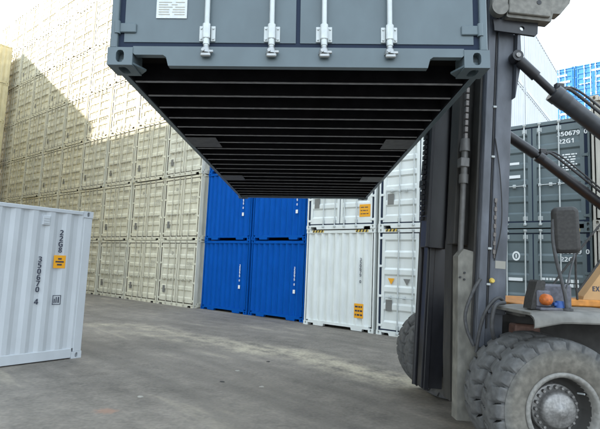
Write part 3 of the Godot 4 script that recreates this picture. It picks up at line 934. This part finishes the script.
	put("work_lamp", cached("work_lamp", func(s: SurfaceTool):
		prism(s, PackedVector2Array([Vector2(-0.165, 1.468), Vector2(-0.15, 1.56), Vector2(-0.105, 1.72), Vector2(-0.09, 1.735), Vector2(-0.03, 1.73), Vector2(-0.025, 1.70), Vector2(-0.055, 1.56), Vector2(-0.075, 1.468)]), Vector3.ZERO, Vector3.RIGHT, Vector3.UP, Vector3.BACK, 1.28, 1.42)), M.rubber, t)
	put("indicator", cached("indicator", func(s: SurfaceTool):
		var o := Vector3(-0.047, 1.56, 1.44)
		cyl(s, o, o + Vector3(0, 0, 0.05), 0.052, 0.05, 20, false)
		cyl(s, o + Vector3(0, 0, 0.05), o + Vector3(0, 0, 0.075), 0.05, 0.036, 20, false)
		cyl(s, o + Vector3(0, 0, 0.075), o + Vector3(0, 0, 0.085), 0.036, 0.015, 20)), M.amber, t)
	var hs := put("lamp_housing", cached("lamp_housing", func(s: SurfaceTool):
		box(s, Vector3(-0.05, 1.468, 1.22), Vector3(0.27, 1.70, 1.36), 0.02)
		box(s, Vector3(-0.12, 1.465, 1.36), Vector3(0.16, 1.49, 1.50), 0.006)
		box(s, Vector3(-0.115, 1.49, 1.38), Vector3(0.02, 1.64, 1.44), 0.012)), M.housing, t)
	put("cap", cached("blue_cap", func(s: SurfaceTool):
		cyl(s, Vector3(0.10, 1.49, 1.43), Vector3(0.10, 1.55, 1.43), 0.045, 0.035, 14)
		box(s, Vector3(0.04, 1.505, 1.41), Vector3(0.16, 1.535, 1.45), 0.004)), M.blue_cap, hs)
	# tilt cylinders
	for q in [[Vector3(-0.051, 4.089, 0.975), Vector3(0.355, 3.70, 0.995), Vector3(1.45, 2.89, 1.0), true], [Vector3(-0.04, 4.19, -0.66), Vector3(1.04, 3.40, -0.50), Vector3(2.22, 2.53, -0.46), false]]:
		var a: Vector3 = q[0]
		var b: Vector3 = q[1]
		var e: Vector3 = q[2]
		var tc := put("tilt_cylinder", cached("tilt%s" % q[3], func(s: SurfaceTool):
			var d := (e - b).normalized()
			cyl(s, b, e, 0.083 if q[3] else 0.066, -1.0, 18)
			cyl(s, b - d * 0.02, b + d * 0.06, 0.096 if q[3] else 0.076, -1.0, 18)
			if q[3]:
				cyl(s, b + d * 0.06, b + d * 0.17, 0.09, -1.0, 18)
			var f := frame_of(d)
			var up: Vector3 = Vector3.UP - d * d.y
			up = up.normalized()
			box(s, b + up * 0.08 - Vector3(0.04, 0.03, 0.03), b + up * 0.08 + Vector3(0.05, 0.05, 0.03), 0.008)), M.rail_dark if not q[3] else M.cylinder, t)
		put("piston_rod", cached("tilt_rod%s" % q[3], func(s: SurfaceTool):
			var d := (b - a).normalized()
			cyl(s, a + d * 0.05, b, 0.04, -1.0, 14)
			cyl(s, a + d * 0.06, a + d * (0.30 if q[3] else 1.30), 0.056 if q[3] else 0.07, -1.0, 14)
			cyl(s, a - Vector3(0, 0, 0.05), a + Vector3(0, 0, 0.05), 0.06, -1.0, 16)), M.rail_dark, tc)
		put("pin", cached("tilt_pin%s" % q[3], func(s: SurfaceTool):
			cyl(s, a - Vector3(0, 0, 0.1), a + Vector3(0, 0, 0.062), 0.026, -1.0, 12)), M.hub, tc)
		put("hose", cached("tilt_hose%s" % q[3], func(s: SurfaceTool):
			var d := (e - b).normalized()
			var up: Vector3 = (Vector3.UP - d * d.y).normalized()
			tube(s, [b + up * 0.10 + d * 0.06, b + up * 0.15 + d * 0.12, b + up * 0.15 + d * 0.5, b + up * 0.13 + d * 1.2], 0.017)
			tube(s, [b + up * 0.10 + d * 0.02, b + up * 0.19 + d * 0.15, b + up * 0.20 + d * 0.5, b + up * 0.16 + d * 1.2], 0.012)), M.hose, tc)
	put("tilt_anchor", cached("near_anchor", func(s: SurfaceTool):
		box(s, Vector3(1.36, 2.132, 0.79), Vector3(1.56, 2.98, 1.09), 0.02)), M.cylinder, t)
	put("tilt_anchor", cached("far_anchor", func(s: SurfaceTool):
		box(s, Vector3(2.12, 1.477, -0.58), Vector3(2.28, 2.62, -0.34), 0.02)), M.cylinder, t)
	mast(t)
	return t

func mast(t: Node3D):
	var m := put("mast", cached("mast_cross", func(s: SurfaceTool):
		box(s, Vector3(-0.17, 5.2, -0.62), Vector3(-0.05, 5.5, 0.62), 0.01)), M.rail_dark, t, Vector3(0, 0.3, 0))
	m.rotation.z = -0.04
	for y in [6.3, 0.1]:
		put("cross_beam", cached("cross_beam", func(s: SurfaceTool): box(s, Vector3(-0.17, 0, -0.62), Vector3(-0.05, 0.3, 0.62), 0.01)), M.rail_dark, m, Vector3(0, y, 0))
	for sd in [1.0, -1.0]:
		var zz := func(a: float, b: float) -> Array: return [minf(a * sd, b * sd), maxf(a * sd, b * sd)]
		put("outer_rail", cached("outer_rail%d" % sd, func(s: SurfaceTool):
			var y0 := 0.70 if sd > 0 else -0.10
			var w: Array = zz.call(0.62, 0.845)
			box(s, Vector3(-0.47, y0 + 0.02, w[0]), Vector3(-0.185, 6.6, w[1]), 0.006)
			if sd > 0:
				w = zz.call(0.845, 0.872)
				box(s, Vector3(-0.466, y0, w[0]), Vector3(-0.378, 6.6, w[1]), 0.008)
				box(s, Vector3(-0.352, y0 + 0.35, w[0]), Vector3(-0.175, 6.6, w[1]), 0.008)
			else:
				box(s, Vector3(-0.478, y0, -0.80), Vector3(-0.455, 6.6, -0.845), 0.004)
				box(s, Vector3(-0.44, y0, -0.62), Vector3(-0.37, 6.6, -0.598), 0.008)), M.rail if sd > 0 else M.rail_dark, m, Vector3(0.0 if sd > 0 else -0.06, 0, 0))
		put("inner_rail", cached("inner_rail%d" % sd, func(s: SurfaceTool):
			var w: Array = zz.call(0.36, 0.60)
			box(s, Vector3(-0.645, 1.76, w[0]), Vector3(-0.60, 8.2, w[1]), 0.006)
			box(s, Vector3(-0.60, 1.76, w[0] + 0.09), Vector3(-0.36, 8.2, w[1] - 0.09), 0.006)
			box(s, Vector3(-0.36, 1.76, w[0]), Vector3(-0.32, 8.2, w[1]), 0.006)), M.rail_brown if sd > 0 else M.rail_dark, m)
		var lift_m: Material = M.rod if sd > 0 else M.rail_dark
		if sd > 0:
			put("mast_foot", cached("mast_foot", func(s: SurfaceTool):
				prism(s, PackedVector2Array([Vector2(-0.60, -0.05), Vector2(-0.62, 0.6), Vector2(-0.66, 1.62), Vector2(-0.60, 1.70), Vector2(-0.50, 1.68), Vector2(-0.42, 1.2), Vector2(-0.26, 0.9), Vector2(-0.28, 0.1), Vector2(-0.36, -0.05)]), Vector3.ZERO, Vector3.RIGHT, Vector3.UP, Vector3.BACK, 0.64, 0.78)), M.rail_dust, m)
			for p in [[-0.585, 1.45], [-0.585, 1.38], [-0.63, 1.40]]:
				put("bolt", cached("mast_bolt", func(s: SurfaceTool): cyl(s, Vector3(0, 0, -0.004), Vector3(0, 0, 0.012), 0.012, -1.0, 6)), M.black, m, Vector3(p[0], p[1], 0.78))
		# lift cylinder, its rod and collars
		var lc := put("lift_cylinder", cached("lift_cylinder%d" % sd, func(s: SurfaceTool):
			var c := Vector3(-0.60, 0, 0.69 * sd)
			cyl(s, c + Vector3(0, 1.5 if sd > 0 else -0.05, 0), c + Vector3(0, 2.48, 0), 0.030, -1.0, 14)
			cyl(s, c + Vector3(0, 2.42, 0), c + Vector3(0, 2.52, 0), 0.05, -1.0, 14)
			cyl(s, c + Vector3(0, 2.52, 0), c + Vector3(0, 2.78, 0), 0.036, -1.0, 12)
			cyl(s, c + Vector3(0, 2.78, 0), c + Vector3(0, 2.92, 0), 0.055, 0.048, 14)
			box(s, c + Vector3(-0.06, 2.60, -0.05), c + Vector3(0.04, 2.70, 0.05), 0.006)), lift_m, m)
		put("chain", cached("chain%d" % sd, func(s: SurfaceTool):
			for k in 52:
				var y := 2.92 + k * 0.075
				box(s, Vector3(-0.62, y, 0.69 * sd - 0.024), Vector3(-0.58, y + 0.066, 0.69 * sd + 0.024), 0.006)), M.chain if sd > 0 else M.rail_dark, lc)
	put("hanging_chain", cached("hanging_chain", func(s: SurfaceTool):
		for k in 14:
			var y := 1.62 + k * 0.045
			box(s, Vector3(-0.335 if k % 2 else -0.325, y, 0.874), Vector3(-0.305 if k % 2 else -0.315, y + 0.05, 0.888 if k % 2 else 0.896), 0.004)), M.chain, m)
	put("sticker", cached("mast_sticker", func(s: SurfaceTool): box(s, Vector3(-0.30, 1.52, 0.872), Vector3(-0.19, 1.60, 0.875))), M.scrap, m)
	put("shade_strip", cached("shade_strip", func(s: SurfaceTool):
		box(s, Vector3(-0.497, 0.75, 0.63), Vector3(-0.4705, 6.2, 0.79), 0.004)), M.rail_brown, m)  # added dark strip: paints the shade on the near rail's front face
	put("tilt_lug", cached("tilt_lug", func(s: SurfaceTool):
		prism(s, PackedVector2Array([Vector2(-0.176, 3.35), Vector2(-0.17, 4.1), Vector2(-0.14, 4.05), Vector2(-0.125, 3.85), Vector2(-0.13, 3.70)]), Vector3.ZERO, Vector3.RIGHT, Vector3.UP, Vector3.BACK, 0.80, 0.94)), M.rail, m)
	put("valve_block", cached("valve_block", func(s: SurfaceTool):
		box(s, Vector3(-0.14, 0.78, 0.87), Vector3(0.12, 0.98, 1.02), 0.015)
		cyl(s, Vector3(-0.10, 0.88, 1.02), Vector3(-0.10, 0.88, 1.09), 0.035, -1.0, 12)
		cyl(s, Vector3(0.02, 0.90, 1.02), Vector3(0.02, 0.90, 1.07), 0.03, -1.0, 12)), M.brown, m)
	put("guard_plate", cached("guard_plate", func(s: SurfaceTool):
		prism(s, PackedVector2Array([Vector2(-0.50, 0.02), Vector2(-0.53, 0.5), Vector2(-0.565, 1.83), Vector2(-0.30, 1.83), Vector2(-0.25, 0.02)]), Vector3.ZERO, Vector3.RIGHT, Vector3.UP, Vector3.BACK, 0.12, 0.34)), M.rail_brown, m)
	# worn chain edge on the far inner rail
	put("chain", cached("far_chain", func(s: SurfaceTool):
		for k in 40:
			box(s, Vector3(-0.685, 2.12 + k * 0.07, -0.58), Vector3(-0.645, 2.12 + k * 0.07 + 0.055, -0.50), 0.006)), M.rail_dark, m)
	# pipes in the groove of the near rail, with clamps
	put("pipe", cached("pipe", func(s: SurfaceTool):
		tube(s, [Vector3(-0.365, 0.9, 0.858), Vector3(-0.365, 2.4, 0.858), Vector3(-0.365, 6.4, 0.858)], 0.009)
		tube(s, [Vector3(-0.31, 1.6, 0.876), Vector3(-0.26, 2.0, 0.90), Vector3(-0.29, 2.5, 0.895), Vector3(-0.35, 2.9, 0.88)], 0.006)), M.black, m)
	for y in [1.35, 1.72, 2.7, 3.25]:
		put("clamp", cached("clamp", func(s: SurfaceTool): box(s, Vector3(-0.385, -0.012, 0.86), Vector3(-0.345, 0.012, 0.884), 0.004)), M.zinc_dull, m, Vector3(0, y, 0))
	# bracket high on the near rail
	var bk := put("bracket", cached("mast_bracket", func(s: SurfaceTool):
		prism(s, PackedVector2Array([Vector2(-0.44, 4.21), Vector2(-0.43, 4.62), Vector2(0.28, 4.62), Vector2(0.28, 4.55), Vector2(0.25, 4.43), Vector2(0.155, 4.30), Vector2(0.07, 4.295), Vector2(0.05, 4.20), Vector2(-0.42, 4.20)]), Vector3.ZERO, Vector3.RIGHT, Vector3.UP, Vector3.BACK, 0.90, 1.02)
		box(s, Vector3(-0.43, 4.235, 1.02), Vector3(0.03, 4.61, 1.05), 0.008)), M.bracket, m, Vector3(0.10, 0, 0))
	put("link", cached("mast_link", func(s: SurfaceTool):
		cyl(s, Vector3(-0.52, 4.30, 0.96), Vector3(-0.52, 4.30, 1.04), 0.09, -1.0, 20)
		box(s, Vector3(-0.61, 4.30, 0.965), Vector3(-0.43, 4.6, 1.035), 0.01)), M.bracket, bk)
	put("lower_plate", cached("mast_lower_plate", func(s: SurfaceTool):
		var o := Vector2(-0.235, 4.125)
		# plate with a round hole through it
		var up := PackedVector2Array([Vector2(-0.545, 4.125), Vector2(-0.56, 4.20), Vector2(-0.06, 4.20), Vector2(-0.06, 4.125)])
		for k in 9:
			var th := PI * k / 8.0
			up.append(o + Vector2(cos(th), sin(th)) * 0.026)
		var dn := PackedVector2Array([Vector2(-0.06, 4.125), Vector2(-0.06, 4.08), Vector2(-0.085, 4.055), Vector2(-0.54, 4.07), Vector2(-0.545, 4.125)])
		for k in 9:
			var th := PI + PI * k / 8.0
			dn.append(o + Vector2(cos(th), sin(th)) * 0.026)
		for pl in [up, dn]:
			prism(s, pl, Vector3.ZERO, Vector3.RIGHT, Vector3.UP, Vector3.BACK, 0.93, 0.96)), M.rail_dark, bk)
	for p in [[-0.335, 4.50, 0.042, M.hub], [-0.285, 4.44, 0.016, M.steel], [-0.19, 4.55, 0.026, M.black], [-0.105, 4.385, 0.026, M.black]]:
		put("bolt", cached("bk_bolt%.3f" % p[2], func(s: SurfaceTool):
			cyl(s, Vector3(0, 0, -0.002), Vector3(0, 0, 0.03 if p[2] != 0.026 else 0.004), p[2], -1.0, 14)), p[3], bk, Vector3(p[0], p[1], 1.05))
	# hoses at the foot of the near rail
	put("hose", cached("mast_hoses", func(s: SurfaceTool):
		tube(s, [Vector3(-0.46, 1.40, 0.89), Vector3(-0.53, 1.28, 0.90), Vector3(-0.60, 1.05, 0.89), Vector3(-0.58, 0.88, 0.89), Vector3(-0.50, 0.72, 0.885)], 0.018)
		tube(s, [Vector3(-0.24, 1.20, 0.95), Vector3(-0.34, 1.22, 1.02), Vector3(-0.44, 1.10, 1.02), Vector3(-0.475, 0.92, 0.97), Vector3(-0.48, 0.66, 0.90)], 0.017)
		tube(s, [Vector3(-0.25, 1.18, 1.00), Vector3(-0.38, 1.15, 1.08), Vector3(-0.42, 1.0, 1.10), Vector3(-0.40, 0.88, 1.08), Vector3(-0.33, 0.80, 1.0), Vector3(-0.20, 0.76, 0.92)], 0.02)), M.hose, m)
	put("marker_lamp", cached("marker_lamp", func(s: SurfaceTool):
		cyl(s, Vector3(-0.33, 1.39, 0.872), Vector3(-0.33, 1.39, 0.90), 0.028, 0.02, 14)), M.hazard, m)
	# carriage and spreader that carry the container
	var sp := put("carriage", cached("carriage", func(s: SurfaceTool):
		for z in [-0.5, 0.42]: box(s, Vector3(-0.70, 4.6, z), Vector3(-0.57, 6.1, z + 0.10), 0.01)
		for y in [4.7, 5.75]: box(s, Vector3(-0.80, y, -0.9), Vector3(-0.70, y + 0.25, 0.9), 0.01)), M.rail_dark, m)
	sp.set_meta("label", "dark lifting carriage behind the container")

func spreader(t: Node3D, c: Node3D):
	# built in the container's frame, rests on its top castings
	var s := mb()
	box(s, Vector3(-0.25, STD + 0.12, -L + 0.15), Vector3(0.25, STD + 0.42, -0.15), 0.02)
	for z in [-0.32, -L + 0.14]:
		box(s, Vector3(-1.2, STD + 0.10, z), Vector3(1.2, STD + 0.30, z + 0.18), 0.02)
		for x in [-1.2, 1.07]: box(s, Vector3(x, STD + 0.003, z + 0.02), Vector3(x + 0.13, STD + 0.10, z + 0.16), 0.01)
	for z in [-2.45, -3.75]: box(s, Vector3(0.25, STD + 0.12, z), Vector3(1.85, STD + 0.40, z + 0.2), 0.02)
	var o := put("spreader", done(s), M.orange, t)
	o.global_transform = c.global_transform

# ---------------------------------------------------------------- ground
func seg_dist(p: Vector2, pts: Array) -> float:
	var best := 1e9
	for i in pts.size() - 1:
		best = minf(best, p.distance_to(Geometry2D.get_closest_point_to_segment(p, pts[i], pts[i + 1])))
	return best

func ground():
	var size := 24.0
	var n := 1280
	var ox := -14.0
	var oz := -24.0
	var fn := FastNoiseLite.new(); fn.seed = 5; fn.frequency = 0.22; fn.fractal_octaves = 4
	var gn := FastNoiseLite.new(); gn.seed = 9; gn.frequency = 2.2; gn.fractal_octaves = 4
	var hn := FastNoiseLite.new(); hn.seed = 14; hn.frequency = 14.0; hn.fractal_octaves = 2
	var sn := FastNoiseLite.new(); sn.seed = 21; sn.frequency = 0.9; sn.fractal_octaves = 5
	# coarse masks (96 cells a side) for sand and tyre tracks, read back with interpolation
	var sand := [[[Vector2(-5.4, -12.6), Vector2(-4.3, -12.9), Vector2(-3.5, -12.1), Vector2(-2.2, -11.15)], 0.36, 0.55],
		[[Vector2(-2.2, -11.2), Vector2(-1.2, -10.45), Vector2(0.1, -9.95)], 0.42, 0.6],
		[[Vector2(-0.9, -10.0), Vector2(0.1, -9.7), Vector2(1.0, -8.5), Vector2(1.7, -7.8), Vector2(2.4, -7.2)], 0.45, 1.0],
		[[Vector2(-4.6, -11.9), Vector2(-3.2, -11.2), Vector2(-1.9, -10.2)], 0.22, 0.35]]
	var tracks := [[[Vector2(-5.5, -10.9), Vector2(-4.05, -9.77), Vector2(-2.34, -8.43), Vector2(-0.92, -7.08), Vector2(0.1, -5.95), Vector2(0.6, -5.0)], 0.16],
		[[Vector2(-5.2, -10.2), Vector2(-3.83, -9.05), Vector2(-2.21, -7.48), Vector2(-1.21, -6.36), Vector2(-0.4, -5.0)], 0.14],
		[[Vector2(-3.4, -10.4), Vector2(-2.23, -9.41), Vector2(-1.06, -8.04), Vector2(-0.2, -6.8), Vector2(0.9, -5.2)], 0.13],
		[[Vector2(-3.0, -10.8), Vector2(-1.4, -9.3), Vector2(-0.2, -8.1), Vector2(1.0, -6.6), Vector2(2.0, -5.0)], 0.12],
		[[Vector2(-7.0, -14.6), Vector2(-3.5, -13.4), Vector2(0.5, -11.8), Vector2(3.0, -10.2)], 0.2]]
	var cn := 240
	var mask := PackedFloat32Array(); mask.resize(cn * cn)
	var mask2 := PackedFloat32Array(); mask2.resize(cn * cn)
	for j in cn:
		for i in cn:
			var p := Vector2(ox + (i + 0.5) * size / cn, oz + (j + 0.5) * size / cn)
			var a := 0.0
			var b := 0.0
			if p.y > -15.5 and p.y < -3.5 and p.x > -9.0 and p.x < 5.0:
				for q in sand: a = maxf(a, q[2] * smoothstep(q[1] * 1.7, 0.0, seg_dist(p, q[0])))
				for q in tracks:
					var d: float = seg_dist(p, q[0])
					b = maxf(b, smoothstep(q[1] * 1.5, q[1] * 0.5, d))
			mask[j * cn + i] = a
			mask2[j * cn + i] = b
	var grain := RandomNumberGenerator.new(); grain.seed = 3
	var bytes := PackedByteArray(); bytes.resize(n * n * 3)
	var hb := PackedByteArray(); hb.resize(n * n)
	var k := 0
	for j in n:
		var z := oz + (j + 0.5) * size / n
		var fj := clampf((j + 0.5) * cn / n - 0.5, 0.0, cn - 1.001)
		var j0 := int(fj)
		var tj := fj - j0
		for i in n:
			var x := ox + (i + 0.5) * size / n
			var fi := clampf((i + 0.5) * cn / n - 0.5, 0.0, cn - 1.001)
			var i0 := int(fi)
			var ti := fi - i0
			var q := j0 * cn + i0
			var a := lerpf(lerpf(mask[q], mask[q + 1], ti), lerpf(mask[q + cn], mask[q + cn + 1], ti), tj)
			var b := lerpf(lerpf(mask2[q], mask2[q + 1], ti), lerpf(mask2[q + cn], mask2[q + cn + 1], ti), tj)
			var big := fn.get_noise_2d(x, z)
			var mid := gn.get_noise_2d(x, z)
			var fine := hn.get_noise_2d(x, z)
			var str := sn.get_noise_2d((x + z) * 0.22, (x - z) * 1.6)      # smears along the driving line
			var v := 0.162 * (1.0 + 0.34 * big + 0.26 * mid + 0.24 * fine + 0.22 * str + 0.22 * (grain.randf() - 0.5))
			var sa := clampf(a * (0.75 + 0.9 * mid + 0.6 * str + 0.25 * fine) + maxf(0.0, str * 1.1 + big * 0.4 - 0.44), 0.0, 1.0)
			v *= 1.0 - 0.20 * b * (0.6 + 0.8 * mid + 0.5 * fine)
			var r := lerpf(v * 1.08, 0.40 + 0.10 * fine, sa * 0.85)
			var g := lerpf(v * 0.955, 0.355 + 0.09 * fine, sa * 0.85)
			var bl := lerpf(v * 0.80, 0.265 + 0.07 * fine, sa * 0.85)
			var st := maxf(0.0, 1.0 - Vector2((x + 2.15) * 6.0, (z + 5.69) * 9.0).length() + 0.5 * mid + 0.4 * fine)
			if st > 0.0:
				st = minf(st * 1.3, 0.75)
				r = lerpf(r, 0.30, st); g = lerpf(g, 0.18, st); bl = lerpf(bl, 0.125, st)
			bytes[k * 3] = clampi(int(pow(maxf(r, 0.0), 0.4545) * 255.0), 0, 255)
			bytes[k * 3 + 1] = clampi(int(pow(maxf(g, 0.0), 0.4545) * 255.0), 0, 255)
			bytes[k * 3 + 2] = clampi(int(pow(maxf(bl, 0.0), 0.4545) * 255.0), 0, 255)
			hb[k] = clampi(int(128.0 + 60.0 * mid + 70.0 * fine), 0, 255)
			k += 1
	var img := Image.create_from_data(n, n, false, Image.FORMAT_RGB8, bytes)
	var him := Image.create_from_data(n, n, false, Image.FORMAT_L8, hb)
	him.convert(Image.FORMAT_RGBA8)
	him.bump_map_to_normal_map(2.0)
	var m := StandardMaterial3D.new()
	m.albedo_texture = ImageTexture.create_from_image(img)
	m.normal_enabled = true
	m.normal_texture = ImageTexture.create_from_image(him)
	m.normal_scale = 0.35
	m.roughness = 0.85
	var pm := PlaneMesh.new()
	pm.size = Vector2(size, size)
	var o := put("yard_paving", pm, m, self, Vector3(ox + size / 2, 0.0, oz + size / 2))
	struct(o)
	var base := PlaneMesh.new()
	base.size = Vector2(900, 900)
	var gm := paint(lin(0.19, 0.183, 0.17), 0.9, noise_tex(0.02, 77, 0.7, 5), Vector3(0.12, 0.12, 0.12))
	var g2 := put("ground", base, gm, self, Vector3(0, -0.004, 0))
	struct(g2)
	# small scraps lying on the paving
	var bits := [[-1.97, -6.3, 0.04, M.scrap, "pale scrap on the paving in front of the lone white container"], [-0.45, -7.04, 0.03, M.scrap, "pale chip on the paving at a tyre track's end"], [-0.93, -7.99, 0.03, M.scrap, "pale flake on the paving, middle of the yard"], [-0.47, -8.81, 0.03, M.rubber, "black crumb on the sandy streak"], [-1.06, -7.23, 0.025, M.rubber, "black crumb near the tyre tracks"]]
	for q in bits:
		var s := mb()
		var r := RandomNumberGenerator.new()
		r.seed = int(absf(q[0]) * 1000.0)
		var ring := []
		for i in 9:
			var th := TAU * i / 9
			ring.append(Vector3(cos(th) * q[2] * r.randf_range(0.7, 1.7), 0.0, sin(th) * q[2] * r.randf_range(0.5, 1.1)))
		for i in 9:
			var a: Vector3 = ring[i]
			var b: Vector3 = ring[(i + 1) % 9]
			var at: Vector3 = a * 0.7 + Vector3(0, 0.012, 0)
			var bt: Vector3 = b * 0.7 + Vector3(0, 0.012, 0)
			quad(s, a, b, bt, at, a + b + Vector3(0, 0.05, 0))
			tri(s, at, bt, Vector3(0, 0.014, 0), Vector3.UP)
			tri(s, a, b, Vector3(0, 0.0, 0), Vector3.DOWN)
		var w := put(numbered("debris"), done(s), q[3], self, Vector3(q[0], 0.001, q[1]))
		tag(w, q[4], "debris", "scraps on the paving")

# ---------------------------------------------------------------- scene
func _ready():
	rng.seed = 4711
	var cam := Camera3D.new()
	cam.name = "camera"
	cam.fov = rad_to_deg(2.0 * atan(214.5 / 468.8))
	cam.near = 0.05
	cam.far = 1500.0
	cam.transform = Transform3D(Basis(Vector3(0.99915449, 0.04087421, 0.00442696), Vector3(-0.04111324, 0.99334531, 0.10758623), Vector3(0.0, -0.10767727, 0.9941859)), Vector3(0, 1.7785, 0))
	add_child(cam)
	cam.current = true
	var env := Environment.new()
	env.background_mode = Environment.BG_SKY
	var sky := Sky.new()
	var sm := ProceduralSkyMaterial.new()
	sm.sky_top_color = Color(0.77, 0.83, 0.885)
	sm.sky_horizon_color = Color(0.89, 0.93, 0.95)
	sm.sky_curve = 0.22
	sm.ground_bottom_color = Color(0.45, 0.44, 0.42)
	sm.ground_horizon_color = Color(0.7, 0.72, 0.73)
	sm.sky_energy_multiplier = 1.0
	sm.sun_angle_max = 0.0
	sky.sky_material = sm
	env.sky = sky
	env.tonemap_mode = Environment.TONE_MAPPER_LINEAR
	env.tonemap_exposure = 3.55
	env.sdfgi_enabled = true
	env.ssao_enabled = true
	env.ssil_enabled = true
	var we := WorldEnvironment.new()
	we.name = "world_environment"
	we.environment = env
	add_child(we)
	var sun := DirectionalLight3D.new()
	sun.name = "sun"
	sun.light_color = Color(1.0, 0.95, 0.86)
	sun.light_energy = 1.6
	sun.light_angular_distance = 1.5
	sun.shadow_enabled = true
	add_child(sun)
	sun.look_at_from_position(Vector3.ZERO, Vector3(0.87124, -0.47228, 0.13375), Vector3.UP)
	materials()
	ground()
	print("ground")
	cream_wall()
	print("wall")
	blue_stack()
	white_stacks()
	grey_stack()
	far_blue_row()
	left_stacks()
	left_container()
	print("stacks")
	var c: Node3D = lifted_container()
	var f: Node3D = forklift()
	spreader(f, c)
	print("done")
